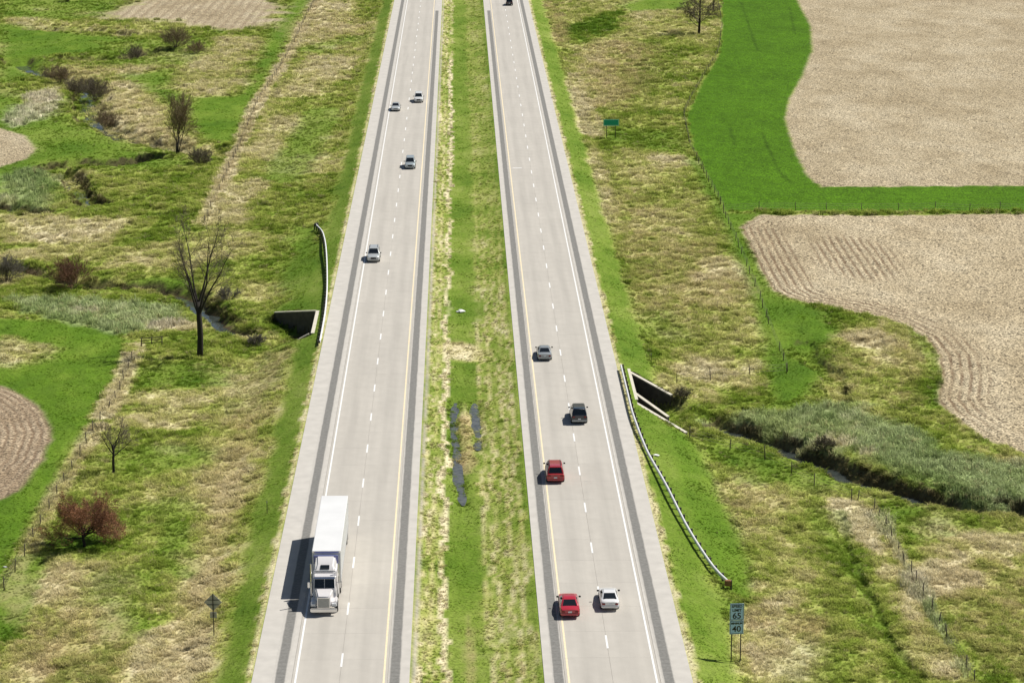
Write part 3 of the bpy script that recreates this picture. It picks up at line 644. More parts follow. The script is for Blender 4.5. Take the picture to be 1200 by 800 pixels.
def rumble_material():
    m = mat('rumble_asphalt', (0.205, 0.20, 0.185), 0.9, noise=0.22, nscale=3.0)
    nt = m.node_tree; N = nt.nodes; L = nt.links; b = N['Principled BSDF']
    src = b.inputs['Base Color'].links[0].from_socket
    ge = N.new('ShaderNodeNewGeometry'); sx = N.new('ShaderNodeSeparateXYZ'); L.new(ge.outputs['Position'], sx.inputs[0])
    q = N.new('ShaderNodeMath'); q.operation = 'MULTIPLY'; q.inputs[1].default_value = 6.2832/0.3; L.new(sx.outputs[1], q.inputs[0])
    w = N.new('ShaderNodeMath'); w.operation = 'SINE'; L.new(q.outputs[0], w.inputs[0])
    mr = N.new('ShaderNodeMapRange'); mr.inputs[1].default_value = -1; mr.inputs[3].default_value = 0.93; mr.inputs[4].default_value = 1.07; L.new(w.outputs[0], mr.inputs[0])
    mx = N.new('ShaderNodeMix'); mx.data_type = 'RGBA'; mx.blend_type = 'MULTIPLY'; mx.inputs['Factor'].default_value = 1
    L.new(src, mx.inputs['A']); L.new(mr.outputs[0], mx.inputs['B']); L.new(mx.outputs['Result'], b.inputs['Base Color'])
    tc = N.new('ShaderNodeTexCoord'); s2 = N.new('ShaderNodeSeparateXYZ'); L.new(tc.outputs['Object'], s2.inputs[0])
    ab = N.new('ShaderNodeMath'); ab.operation = 'ABSOLUTE'; L.new(s2.outputs[0], ab.inputs[0])
    mp = N.new('ShaderNodeMapping'); mp.inputs['Scale'].default_value = (2, 0.5, 1); L.new(ge.outputs['Position'], mp.inputs[0])
    nz = N.new('ShaderNodeTexNoise'); nz.inputs['Scale'].default_value = 1.0; nz.inputs['Detail'].default_value = 6; L.new(mp.outputs[0], nz.inputs['Vector'])
    ma = N.new('ShaderNodeMath'); ma.operation = 'MULTIPLY_ADD'; ma.inputs[1].default_value = 0.14; L.new(nz.outputs['Fac'], ma.inputs[0]); L.new(ab.outputs[0], ma.inputs[2])
    ed = N.new('ShaderNodeMapRange'); ed.interpolation_type = 'SMOOTHSTEP'; L.new(ma.outputs[0], ed.inputs[0])
    for i, v in enumerate((0.40, 0.56, 0.0, 1.0)): ed.inputs[i+1].default_value = v
    m2 = N.new('ShaderNodeMix'); m2.data_type = 'RGBA'; L.new(ed.outputs[0], m2.inputs['Factor']); L.new(mx.outputs['Result'], m2.inputs['A']); m2.inputs['B'].default_value = (0.515, 0.49, 0.445, 1)
    L.new(m2.outputs['Result'], b.inputs['Base Color'])
    bp = N.new('ShaderNodeBump'); bp.inputs['Distance'].default_value = 0.02; L.new(w.outputs[0], bp.inputs['Height']); L.new(bp.outputs[0], b.inputs['Normal'])
    return m
M_rumble = rumble_material()
YA, YB = 176.0, 692.0                                          # stretch of road with its slabs laid one by one
JY = []
SLAB = 6.1
def strip(name, x0, x1, y0, y1, z, m, parent, th=0.0):
    mb = MB(); mb.box(x0, x1, y0, y1, z-th, z) if th else mb.quad((x0,y0,z),(x1,y0,z),(x1,y1,z),(x0,y1,z))
    return mb.build(name, m, parent)
def roadway(x0, x1, label, flip, dash0):
    base = MB(); base.box(x0-0.32, x1+0.32, -600, 5000, -0.35, -0.03)
    o = tag(base.build('roadway', M_joint), label, kind='structure')
    xm = (x0+x1)/2; lw = (x1-x0)/2
    xl, xr = x0-0.3, x1+0.3
    for (a, b) in ((xl, xm-0.008), (xm+0.008, xr)):
        sm = MB().box(-(b-a)/2, (b-a)/2, 0.006, SLAB-0.006, -0.028, 0.0).mesh('road_slab', M_slab)
        y = YA
        while y < YB:
            s = link('road_slab', sm, o, ((a+b)/2, y, random.uniform(-0.0015, 0.0015))); y += SLAB
        strip('lane_surface', a, b, -600, YA-0.01, -0.002, M_slab, o); strip('lane_surface', a, b, y+0.01, 5000, -0.002, M_slab, o)
    wl_, yl = (x0, x1) if flip else (x1, x0)
    strip('edge_line', wl_-0.085, wl_+0.085, -600, 5000, 0.006, M_white, o)
    strip('edge_line', yl-0.085, yl+0.085, -600, 5000, 0.006, M_yellow, o)
    dm = MB(); dm.quad((-0.085,0,0),(0.085,0,0),(0.085,3.05,0),(-0.085,3.05,0)); dmm = dm.mesh('lane_dash', M_white)
    y = dash0-12.19*3
    while y < 720:
        link('lane_dash', dmm, o, (xm, y-1.5, 0.006)); y += 12.19
    return o
dL = at(393, 773)[1]; dR = at(706, 751.5)[1]
roadway(-13.95, -6.55, 'pale concrete carriageway on the left with oncoming traffic', True, dL)
rw_ = roadway(8.95, 16.3, 'pale concrete carriageway on the right with receding traffic', False, dR)
mx_, my_ = at(606, 197); strip('chalk_mark', mx_-0.8, mx_+0.8, my_-0.22, my_+0.22, 0.006, M_white, rw_)
def shoulder(x0, x1, ra, rb, yend, label):
    o = tag(MB().box(x0, x1, -600, 5000, -0.35, -0.004).build('shoulder', M_shoulder), label, kind='structure')
    rc_ = (ra+rb)/2; rw = (rb-ra)/2+0.12; q = strip('rumble_strip', -rw, rw, -600, yend, 0.002, M_rumble, o); q.location = (rc_, 0, 0)
    return o
shoulder(LO, -14.275, -15.75, -14.75, 5000, 'pale outer shoulder with dark rumble strip left of the left carriageway')
shoulder(-6.225, LI, -6.05, -5.25, 648, 'pale inner shoulder with dark rumble strip beside the median on its left')
shoulder(RI, 8.625, 7.72, 8.5, 648, 'pale inner shoulder with dark rumble strip beside the median on its right')
shoulder(16.625, RO, 16.95, 17.75, 5000, 'pale outer shoulder with dark rumble strip right of the right carriageway')
# ================================================================== THINGS
def ground_at(px, py):
    x, y = P(px, py); return (x, y, hz(x, y))
# ------------------------------------------------------------------ culverts
M_conc = mat('culvert_concrete', (0.085, 0.078, 0.064), 0.9, noise=0.35, nscale=1.2)  # wall concrete darkened: shade on its faces put into the colour
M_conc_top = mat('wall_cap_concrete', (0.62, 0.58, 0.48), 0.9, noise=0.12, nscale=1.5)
def wall(mb, cap, a, b, za, zb, th, bottom=-5.2, capw=0.04):
    tx, ty = b[0]-a[0], b[1]-a[1]; l = math.hypot(tx, ty); nx, ny = -ty/l*th/2, tx/l*th/2
    mb.hexa([(a[0]-nx,a[1]-ny,bottom),(b[0]-nx,b[1]-ny,bottom),(b[0]+nx,b[1]+ny,bottom),(a[0]+nx,a[1]+ny,bottom),
             (a[0]-nx,a[1]-ny,za),(b[0]-nx,b[1]-ny,zb),(b[0]+nx,b[1]+ny,zb),(a[0]+nx,a[1]+ny,za)])
    k = 1+capw/th*2; nx *= k; ny *= k
    cap.hexa([(a[0]-nx,a[1]-ny,za+0.003),(b[0]-nx,b[1]-ny,zb+0.003),(b[0]+nx,b[1]+ny,zb+0.003),(a[0]+nx,a[1]+ny,za+0.003),
              (a[0]-nx,a[1]-ny,za+0.14),(b[0]-nx,b[1]-ny,zb+0.14),(b[0]+nx,b[1]+ny,zb+0.14),(a[0]+nx,a[1]+ny,za+0.14)])
def culvert(c, side, label, mid=None):
    x = c['x']; yn, yf = c['near'][0][1], c['far'][0][1]
    o = thing('culvert', (x, (yn+yf)/2, -4.6), 0, label, 'culvert')
    off = Vector(o.location)
    def put(mb, name, m, par):
        mb.v = [(a-off.x, b-off.y, z-off.z) for a, b, z in mb.v]; return mb.build(name, m, par)
    parts = [('wing_wall', c['far'][0], c['far'][1], -0.42, -1.95), ('wing_wall', c['near'][0], c['near'][1], -0.42, -1.95)]
    if mid: parts.append(('dividing_wall', mid[0], mid[1], -1.0, -2.7))
    for nm, a, b, za, zb in parts:
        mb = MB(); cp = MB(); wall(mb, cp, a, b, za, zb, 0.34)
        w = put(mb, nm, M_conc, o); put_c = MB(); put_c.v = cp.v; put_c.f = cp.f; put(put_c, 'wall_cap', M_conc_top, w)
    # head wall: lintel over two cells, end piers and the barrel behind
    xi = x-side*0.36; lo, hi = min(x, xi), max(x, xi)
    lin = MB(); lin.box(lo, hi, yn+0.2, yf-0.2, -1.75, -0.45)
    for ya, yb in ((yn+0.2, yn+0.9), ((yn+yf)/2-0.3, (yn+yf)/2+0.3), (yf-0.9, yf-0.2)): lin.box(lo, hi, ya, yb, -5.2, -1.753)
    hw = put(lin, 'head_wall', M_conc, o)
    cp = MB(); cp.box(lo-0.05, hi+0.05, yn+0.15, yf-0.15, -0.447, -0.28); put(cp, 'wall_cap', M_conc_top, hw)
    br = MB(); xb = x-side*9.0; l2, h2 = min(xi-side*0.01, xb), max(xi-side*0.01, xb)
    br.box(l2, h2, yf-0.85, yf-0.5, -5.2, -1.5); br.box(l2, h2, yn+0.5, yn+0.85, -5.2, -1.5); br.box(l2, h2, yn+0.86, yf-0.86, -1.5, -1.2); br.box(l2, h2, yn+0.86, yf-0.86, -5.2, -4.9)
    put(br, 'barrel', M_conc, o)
    return o
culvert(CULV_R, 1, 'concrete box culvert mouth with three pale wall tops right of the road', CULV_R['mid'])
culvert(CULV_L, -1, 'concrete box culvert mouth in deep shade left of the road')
# ------------------------------------------------------------------ guardrails
M_galv = mat('galvanised_steel', (0.78, 0.79, 0.80), 0.5, metal=0.0, noise=0.12, nscale=2)
M_post = mat('guardrail_post', (0.070, 0.065, 0.055), 0.8, noise=0.3, nscale=5)
M_rust = mat('end_block_rust', (0.26, 0.13, 0.06), 0.8, noise=0.3, nscale=6)
def guardrail(px, label, side, far_end, near_end):
    pts = []
    for a, b in px:
        z = 0.6
        for _ in range(8):
            x, y = at(a, b, z); z = 0.5*z+0.5*(hz(x, y)+0.72)
        pts.append((x, y))
    cv = catmull(pts, 10)
    seg = [0]
    for i in range(1, len(cv)): seg.append(seg[-1]+math.hypot(cv[i][0]-cv[i-1][0], cv[i][1]-cv[i-1][1]))
    tot = seg[-1]
    def q(s):
        x = np.interp(s, seg, [c[0] for c in cv]); y = np.interp(s, seg, [c[1] for c in cv]); return x, y
    o = thing('guardrail', (pts[0][0], pts[0][1], hz(*pts[0])), 0, label, 'guardrail', 'guardrails at the culvert')
    O = Vector(o.location); SP = 1.905
    nb = int(tot/SP)
    def gz(x, y): return float(height(np.array([x]), np.array([y]), False)[0]) if abs(x-20.9) > 1 and abs(x+19.4) > 1 else -0.35
    zs = [gz(*q(i*SP)) for i in range(nb+1)]
    zs = np.convolve(np.pad(zs, 2, 'edge'), np.ones(5)/5, 'valid')
    PM = MB(); PM.rbox(-0.09, 0.09, -0.09, 0.09, -0.9, 0.74, 0.012, 1); pmesh = PM.mesh('post', M_post)
    BK = MB(); BK.box(-0.1, 0.1, -0.075, 0.075, 0.38, 0.72); bmesh_ = BK.mesh('spacer_block', M_post)
    prof = [(0.0,0.42),(0.06,0.45),(0.06,0.51),(0.0,0.555),(0.0,0.585),(0.06,0.63),(0.06,0.69),(0.0,0.735)]
    frames = []
    for i in range(nb+1):
        x, y = q(i*SP); x2, y2 = q(min(i*SP+0.3, tot)); x1, y1 = q(max(i*SP-0.3, 0)); tx, ty = x2-x1, y2-y1; l = math.hypot(tx, ty)
        nx, ny = ty/l*side, -tx/l*side                        # towards the field, away from traffic
        frames.append((x, y, zs[i], nx, ny))
        p = link('post', pmesh, o, (x+nx*0.34-O.x, y+ny*0.34-O.y, zs[i]-O.z)); p.rotation_euler = (0, 0, math.atan2(ty, tx))
        b = link('spacer_block', bmesh_, p, (0, 0, 0)); d = Vector((-nx, -ny, 0))*0.20; d.rotate(Euler((0, 0, -math.atan2(ty, tx)))); b.location = d
    for i in range(0, nb, 2):
        rs = MB(); fr = frames[i:min(i+3, nb+1)]
        rings = []
        for (x, y, z, nx, ny) in fr:
            ring = [(x-nx*(u-0.05)-O.x, y-ny*(u-0.05)-O.y, z+w-O.z) for u, w in prof]+[(x-nx*(u-0.15)-O.x, y-ny*(u-0.15)-O.y, z+w-0.004-O.z) for u, w in prof[::-1]]
            rings.append(ring)
        if len(rings) > 1: rs.loft(rings).build('rail_section', M_galv, o)
    for on, (x, y, z, nx, ny), s in ((near_end, frames[-1 if cv[-1][1] < cv[0][1] else 0], 1), (far_end, frames[0 if cv[-1][1] < cv[0][1] else -1], -1)):
        if on:
            e = MB(); e.rbox(-0.30, 0.30, -0.22, 0.22, 0.30, 0.86, 0.05); t = e.build('end_block', M_rust if s > 0 else M_post, o); t.location = (x-O.x, y-s*0.15-O.y, z-O.z)
    return o
guardrail([(727,427),(734,456),(742,487),(757,524),(775,559),(795,598),(815,633),(836,663),(857,686)], 'long galvanised guardrail curving away from the right carriageway', -1, False, True)
guardrail([(371,263),(379,272),(383,295),(384,330),(382,362),(375,402)], 'short galvanised guardrail beside the left carriageway', 1, True, False)
# ------------------------------------------------------------------ trees and shrubs
M_bark = mat('dark_bark', (0.028, 0.023, 0.018), 0.95, noise=0.35, nscale=4)
M_twig = mat('bare_twigs', (0.15, 0.125, 0.085), 0.95, noise=0.25, nscale=2)
M_twig_tan = mat('tan_twigs', (0.22, 0.165, 0.095), 0.95, noise=0.3, nscale=1.5)
M_twig_red = mat('reddish_twigs', (0.17, 0.085, 0.05), 0.95, noise=0.25, nscale=1.5)
M_bud_red = mat('red_buds', (0.33, 0.150, 0.070), 0.9, noise=0.45, nscale=0.9)
M_bud_olive = mat('olive_buds', (0.20, 0.155, 0.055), 0.9, noise=0.35, nscale=0.9)
M_bud_green = mat('green_buds', (0.13, 0.15, 0.045), 0.9, noise=0.35, nscale=0.9)
M_twig_grey = mat('grey_twigs', (0.17, 0.155, 0.125), 0.95, noise=0.25, nscale=1.5)
def rot_about(d, ang, rs):
    a = Vector((0,0,1)) if abs(d.z) < 0.9 else Vector((1,0,0))
    u = d.cross(a).normalized(); u.rotate(Matrix.Rotation(rs.uniform(0, 6.283), 3, d))
    v = d.copy(); v.rotate(Matrix.Rotation(ang, 3, u)); return v.normalized()
def grow(T, C, p, d, L, r, lv, prm, rs, tips):
    mx = len(prm['k']); n = 5 if lv < 2 else 3
    pts = [p.copy()]; rad = [r]; dd = d.copy()
    for i in range(n):
        dd = (dd+Vector((rs.gauss(0,1), rs.gauss(0,1), rs.gauss(0,1)))*prm['jit']+Vector((0,0,prm['up'][min(lv, len(prm['up'])-1)]))).normalized()
        pts.append(pts[-1]+dd*(L/n)); rad.append(max(r*(1-(i+1)/n*prm['tap'][min(lv, len(prm['tap'])-1)]), prm['rmin']))
    (T if lv <= prm['tl'] else C).tube(pts, rad, 7 if lv == 0 else (5 if lv == 1 else 3), cap=(lv == 0))
    if lv >= mx: tips += pts[1:]; return
    k = prm['k'][lv]
    for j in range(k):
        t = prm['t0'][lv]+(1-prm['t0'][lv])*((j+rs.random())/k); f = t*n; i = min(int(f), n-1)
        q = pts[i].lerp(pts[i+1], f-i); base = (pts[i+1]-pts[i]).normalized()
        nd = rot_about(base, prm['ang'][lv]*rs.uniform(0.65, 1.25), rs)
        grow(T, C, q, nd, L*prm['ls'][lv]*rs.uniform(0.75, 1.2)*(1-prm['drop'][lv]*t), max(rad[i]*prm['rs'][lv], prm['rmin']), lv+1, prm, rs, tips)
def leafs(tips, n, size, rs, spread=0.12):
    m = MB()
    for i in range(n):
        t = rs.choice(tips); c = t+Vector((rs.gauss(0,spread), rs.gauss(0,spread), rs.gauss(0,spread))); s = size*rs.uniform(0.6,1.4)
        u = Vector((rs.gauss(0,1),rs.gauss(0,1),rs.gauss(0,1))).normalized()*s; w = Vector((rs.gauss(0,1),rs.gauss(0,1),rs.gauss(0,1))).normalized()*s
        m.quad(tuple(c-u), tuple(c+w*0.5), tuple(c+u), tuple(c-w*0.5))
    return m
def tree(name, base, H_, r, prm, seed, mt, mc, label, cat='tree', bud=None, nb=0, bs=0.06, group=None, stems=1, lean=0.0):
    rs = random.Random(seed); T = MB(); C = MB(); tips = []
    o = thing(name, (base[0], base[1], base[2]-0.06), 0, label, cat, group)
    for s in range(stems):
        d = Vector((lean*rs.gauss(0,1), lean*rs.gauss(0,1), 1)).normalized()
        p = Vector((rs.gauss(0,1)*0.18*(stems > 1), rs.gauss(0,1)*0.18*(stems > 1), -0.05))
        grow(T, C, p, d, H_*prm['trunk']*rs.uniform(0.9, 1.1), r*rs.uniform(0.8, 1.1), 0, prm, rs, tips)
    tr = T.build('trunk', mt, o, True); cr = C.build('crown', mc, o, True)
    if bud: leafs(tips, nb, bs, rs).build('buds', bud, cr)
    return o
UPR = dict(k=[6,9,7,5], ang=[R(27),R(36),R(42),R(45)], ls=[1.42,0.38,0.5,0.55], t0=[0.70,0.30,0.2,0.2], drop=[0.0,0.45,0.4,0.3], rs=[0.46,0.5,0.5,0.6], up=[0.02,0.09,0.06,0.02], tap=[0.25,0.86,0.8,0.6,0.5], jit=0.085, rmin=0.013, tl=1, trunk=0.44)
SML = dict(k=[7,7,6,4], ang=[R(42),R(42),R(45),R(45)], ls=[0.95,0.55,0.55,0.55], t0=[0.62,0.2,0.2,0.2], drop=[0.1,0.4,0.4,0.3], rs=[0.55,0.5,0.5,0.6], up=[0.02,0.05,0.02,0.0], tap=[0.35,0.85,0.8,0.6,0.5], jit=0.09, rmin=0.010, tl=1, trunk=0.50)
RND = dict(k=[20,10,7,5], ang=[R(66),R(45),R(48),R(45)], ls=[1.95,0.50,0.5,0.55], t0=[0.45,0.22,0.15,0.1], drop=[0.10,0.4,0.3,0.2], rs=[0.5,0.55,0.5,0.6], up=[0.0,0.07,0.05,0.03], tap=[0.3,0.85,0.7,0.6,0.5], jit=0.10, rmin=0.010, tl=1, trunk=0.34)
PYR = dict(k=[34,9,6,4], ang=[R(68),R(42),R(42),R(45)], ls=[0.50,0.45,0.5,0.5], t0=[0.14,0.2,0.2,0.2], drop=[0.62,0.45,0.4,0.3], rs=[0.32,0.5,0.5,0.6], up=[0.02,0.03,0.02,0.0], tap=[0.85,0.85,0.8,0.6,0.5], jit=0.06, rmin=0.022, tl=0, trunk=0.98)
MUL = dict(k=[11,8,5], ang=[R(30),R(32),R(34)], ls=[0.50,0.5,0.5], t0=[0.30,0.25,0.2], drop=[0.35,0.4,0.3], rs=[0.5,0.5,0.6], up=[0.03,0.10,0.06], tap=[0.75,0.8,0.6,0.5], jit=0.07, rmin=0.014, tl=1, trunk=0.80)
BUSH = dict(k=[6,5,3], ang=[R(30),R(34),R(38)], ls=[0.55,0.5,0.5], t0=[0.25,0.2,0.2], drop=[0.3,0.3,0.3], rs=[0.5,0.6,0.7], up=[0.02,0.04,0.02], tap=[0.7,0.6,0.5,0.5], jit=0.11, rmin=0.014, tl=0, trunk=0.72)
tree('bare_tree', ground_at(234,419), 16.2, 0.40, UPR, 5, M_bark, M_twig, 'tall bare tree with dark trunk and upright limbs beside the creek', group='bare trees')
tree('bare_tree', ground_at(133,556), 7.6, 0.19, SML, 8, M_bark, M_twig, 'slender bare young tree above the reddish round tree', group='bare trees')
tree('budding_tree', ground_at(99,640), 6.4, 0.17, RND, 12, M_bark, M_twig_red, 'round low tree with reddish brown buds at lower left', bud=M_bud_red, nb=30000, bs=0.05)
tree('bare_tree', ground_at(819,40), 15.0, 0.34, PYR, 21, M_bark, M_twig, 'bare conical tree casting a shadow at the top right', group='bare trees')
tree('bare_tree', ground_at(836,15), 12.0, 0.25, SML, 23, M_bark, M_twig, 'partly cut off bare tree by the fence at the top edge', group='bare trees')
tree('multi_stem_tree', ground_at(208,180), 12.0, 0.10, MUL, 31, M_bark, M_twig_tan, 'multi stemmed tree with tan haze of buds beside the creek bank', bud=M_bud_olive, nb=6000, bs=0.05, stems=7, lean=0.17)
def shrub(px, py, H_, w, mc, seed, label, bud=None, nb=0, stems=30):
    prm = dict(BUSH); lean = 0.5*w/H_
    return tree('shrub', ground_at(px, py), H_, 0.035, prm, seed, M_twig, mc, label, 'shrub', bud, nb, 0.06, 'leafless shrubs along the creeks', stems, lean)
shrub(85,340, 5.2, 4.6, M_twig_red, 41, 'reddish bare shrub on the creek bank left of the tall bare tree', M_bud_red, 700, 34)
shrub(8,330, 4.2, 5.0, M_twig_grey, 42, 'grey bare shrub at the left edge beside the creek', None, 0, 30)
shrub(235,192, 3.2, 5.5, M_twig, 43, 'dark bushy shrub at the foot of the multi stemmed tree', M_bud_green, 1500, 34)
shrub(206,56, 5.6, 8.0, M_twig_tan, 44, 'wide pale green shrub at the upper left', M_bud_green, 2600, 40)
shrub(158,66, 5.0, 4.0, M_twig, 45, 'small dark shrub left of the wide pale green shrub', None, 0, 24)
shrub(70,98, 4.4, 5.5, M_twig_tan, 46, 'tan shrub at the bend of the upper creek', M_bud_olive, 900, 30)
shrub(90,104, 4.6, 5.5, M_twig, 47, 'brown shrub overhanging the upper creek', M_bud_olive, 900, 34)
shrub(112,110, 5.2, 5.5, M_twig, 48, 'dark shrub with one tall stem beside the upper creek', None, 0, 34)
shrub(124,140, 4.0, 5.5, M_twig_tan, 49, 'tan shrub below the dark shrubs right of the pale water', M_bud_olive, 700, 34)
shrub(58,92, 3.6, 4.0, M_twig, 50, 'leftmost dark shrub over the upper creek', None, 0, 26)
shrub(230,63, 3.4, 5.0, M_twig_tan, 51, 'low tan shrub right of the wide pale green shrub', M_bud_olive, 500, 24)
shrub(80,2, 4.0, 5.5, M_twig, 52, 'dark shrub cut by the top edge at upper left', None, 0, 26)
shrub(802,469, 1.6, 2.6, M_twig, 53, 'low dark shrub at the end of the culvert wing wall', M_bud_green, 900, 20)
shrub(300,400, 1.7, 3.0, M_twig_grey, 54, 'low grey shrub at the culvert mouth left of the road', None, 0, 22)
shrub(268,352, 2.4, 4.0, M_twig_grey, 55, 'thin grey shrub behind the tall bare tree trunk', M_bud_olive, 300, 20)
shrub(965,525, 1.8, 4.0, M_twig, 56, 'dark thicket on the far bank of the right hand creek', M_bud_green, 900, 26)
shrub(35,318, 2.6, 5.0, M_twig_tan, 57, 'low tan shrub between the grey and the reddish shrub', M_bud_olive, 500, 24)
# ------------------------------------------------------------------ fences
M_fpost = mat('weathered_fence_post', (0.085, 0.07, 0.05), 0.9, noise=0.35, nscale=6)
M_wire = mat('fence_wire', (0.20, 0.17, 0.14), 0.6, metal=0.3)
FPM = MB().tube([(0,0,-0.4),(0,0,0.6),(0.01,0,1.35)], [0.06,0.055,0.05], 6).mesh('post', M_fpost, True)
def fence(px, label, sp=4.0, h=1.3, wires=(0.45, 0.85, 1.2), gap=0.0, seed=0):
    rs = random.Random(seed); cv = [P(a, b) for a, b in px]; seg = [0]
    for i in range(1, len(cv)): seg.append(seg[-1]+math.hypot(cv[i][0]-cv[i-1][0], cv[i][1]-cv[i-1][1]))
    o = thing('fence', (cv[0][0], cv[0][1], hz(*cv[0])), 0, label, 'fence', 'wire field fences'); O = Vector(o.location)
    n = max(2, int(seg[-1]/sp)); tops = []
    for i in range(n+1):
        s = seg[-1]*i/n+rs.uniform(-0.5, 0.5)*(0 < i < n); x = float(np.interp(s, seg, [c[0] for c in cv])); y = float(np.interp(s, seg, [c[1] for c in cv]))
        z = hz(x, y); tops.append((x-O.x, y-O.y, z-O.z))
        if rs.random() < gap: continue
        p = link('post', FPM, o, (x-O.x, y-O.y, z-O.z-0.05)); p.rotation_euler = (rs.gauss(0, 0.06), rs.gauss(0, 0.07), rs.uniform(0, 6)); p.scale = (1, 1, h/1.3*rs.uniform(0.88, 1.12))
    for w in wires: MB().tube([(a, b, c+w) for a, b, c in tops], 0.012, 3).build('wire', M_wire, o)
    return o
fence([(372,-6),(346,48),(325,86),(301,122),(286,160),(270,195),(254,232),(240,262)], 'long wire fence climbing from the creek to the top left of the road', 5.0, 1.25, gap=0.15, seed=1)
fence([(155,425),(136,468),(110,505),(88,545),(62,590),(38,635),(5,692)], 'wire fence along the green pasture at the left edge', 4.5, 1.3, gap=0.1, seed=2)
fence([(840,-4),(846,30),(842,62),(820,98),(801,136),(808,170),(826,206),(848,246)], 'wire fence along the left edge of the bright green crop', 4.6, 1.35, gap=0.1, seed=3)
fence([(850,248),(925,247),(1000,247),(1100,247.5),(1215,248)], 'straight wire fence between the crop strip and the lower stubble field', 5.2, 1.5, gap=0.12, seed=4)
fence([(848,250),(870,300),(888,345),(906,395),(923,434)], 'wire fence running down from the crop corner through green grass', 4.2, 1.25, gap=0.2, seed=5)
fence([(793,452),(825,447),(848,441),(881,440),(904,440),(922,436)], 'short wire fence across straw grass above the culvert', 4.6, 1.4, gap=0.0, seed=6)
fence([(808,514),(843,524),(876,531),(912,546),(954,570),(975,578),(998,586)], 'wire fence following the near bank of the right hand creek', 4.6, 1.5, gap=0.0, seed=7)
fence([(1005,586),(1019,590),(1025,600),(1044,630),(1062,665),(1085,705),(1108,745),(1122,768),(1142,800)], 'wire fence in tall weeds at the lower right', 3.4, 1.35, gap=0.1, seed=8)
gr = thing('field_gate', ground_at(166,407), 0, 'small weathered rail gate left of the tall bare tree', 'gate'); g0 = ground_at(166,407); g1 = ground_at(190,406)
for k in range(3):
    t = k/2; link('post', FPM, gr, ((g1[0]-g0[0])*t, (g1[1]-g0[1])*t, -0.1)).scale = (1.3, 1.3, 0.95)
for zz in (0.45, 0.8, 1.12): MB().tube([(-0.1, -0.1, zz), (g1[0]-g0[0]+0.1, g1[1]-g0[1]-0.1, zz)], 0.05, 5).build('rail', M_fpost, gr)
# ------------------------------------------------------------------ signs
M_sign_shade = mat('sign_white_shade_tint', (0.48, 0.70, 1.0), 0.5, noise=0.03); M_ink = mat('sign_black', (0.012, 0.012, 0.014), 0.5)  # white panel tinted blue: skylit shade put into its colour
M_sign_g = mat('sign_green', (0.0, 0.40, 0.27), 0.45, noise=0.05); M_sign_b = mat('sign_back_aluminium', (0.42, 0.42, 0.40), 0.6, metal=0.2, noise=0.1)
M_spost = mat('steel_sign_post', (0.060, 0.055, 0.045), 0.7, noise=0.2)
M_signborder = mat('sign_pale_border', (0.50, 0.88, 0.74), 0.5)
def text(s, size, m, parent, x, y, z, name='lettering', sx=1.0, bold=0.0):
    cu = bpy.data.curves.new(name, 'FONT'); cu.body = s; cu.size = size; cu.align_x = 'CENTER'; cu.align_y = 'CENTER'; cu.extrude = 0.004; cu.offset = bold
    t = bpy.data.objects.new(name, cu); COL.objects.link(t); bpy.context.view_layer.update()
    me = bpy.data.meshes.new_from_object(t.evaluated_get(bpy.context.evaluated_depsgraph_get())); bpy.data.objects.remove(t)
    me.materials.clear(); me.materials.append(m); o = link(name, me, parent, (x, y, z)); o.rotation_euler = (R(90), 0, 0); o.scale = (sx, 1, 1); return o
def frame(w, h, b, y, zc):
    m = MB()
    for x0, x1, z0, z1 in ((-w/2, w/2, zc+h/2-b, zc+h/2), (-w/2, w/2, zc-h/2, zc-h/2+b), (-w/2, -w/2+b, zc-h/2+b, zc+h/2-b), (w/2-b, w/2, zc-h/2+b, zc+h/2-b)): m.box(x0, x1, y-0.004, y, z0, z1)
    return m
so = thing('speed_limit_sign', ground_at(862,781), R(4), 'white speed limit 65 sign on two dark posts at lower right', 'road sign')
for x in (-0.40, 0.40): MB().box(x-0.045, x+0.045, 0.02, 0.09, -0.5, 5.45).build('post', M_spost, so)
for zc, hh, rows in ((4.72, 1.52, (('SPEED', 0.34, 0.50, 1.0), ('LIMIT', 0.34, 0.14, 1.0), ('65', 0.74, -0.38, 1.05))), (3.30, 1.24, (('MINIMUM', 0.24, 0.36, 0.95), ('40', 0.74, -0.16, 1.05)))):
    pn = MB(); pn.rbox(-0.61, 0.61, -0.012, 0.012, zc-hh/2, zc+hh/2, 0.008, 1); po = pn.build('sign_panel', M_sign_shade, so)
    frame(1.14, hh-0.08, 0.035, -0.014, zc).build('border', M_ink, po)
    for s, sz, dz, sx in rows: text(s, sz, M_ink, po, 0, -0.017, zc+dz, sx=sx, bold=0.012)
gs_ = thing('guide_sign', ground_at(716,162), R(2), 'green guide sign on two posts right of the road', 'road sign')
for x in (-0.85, 0.85): MB().box(x-0.06, x+0.06, 0.03, 0.13, -0.5, 3.5).build('post', M_spost, gs_)
pn = MB(); pn.rbox(-1.5, 1.5, -0.015, 0.015, 2.35, 3.62, 0.01, 1); po = pn.build('sign_panel', M_sign_g, gs_); frame(2.94, 1.21, 0.10, -0.018, 2.985).build('border', M_signborder, po)
bs_ = thing('warning_sign', ground_at(251,746), R(-3), 'back of a grey diamond warning sign on one post at lower left', 'road sign')
MB().box(-0.04, 0.04, -0.10, -0.03, -0.5, 4.25).build('post', M_spost, bs_)
d_ = 0.80; dm = MB(); dm.hexa([(0,-0.01,3.42-d_),(d_,-0.01,3.42),(0,-0.01,3.42+d_),(-d_,-0.01,3.42),(0,0.012,3.42-d_),(d_,0.012,3.42),(0,0.012,3.42+d_),(-d_,0.012,3.42)]); dp = dm.build('sign_panel', M_sign_b, bs_)
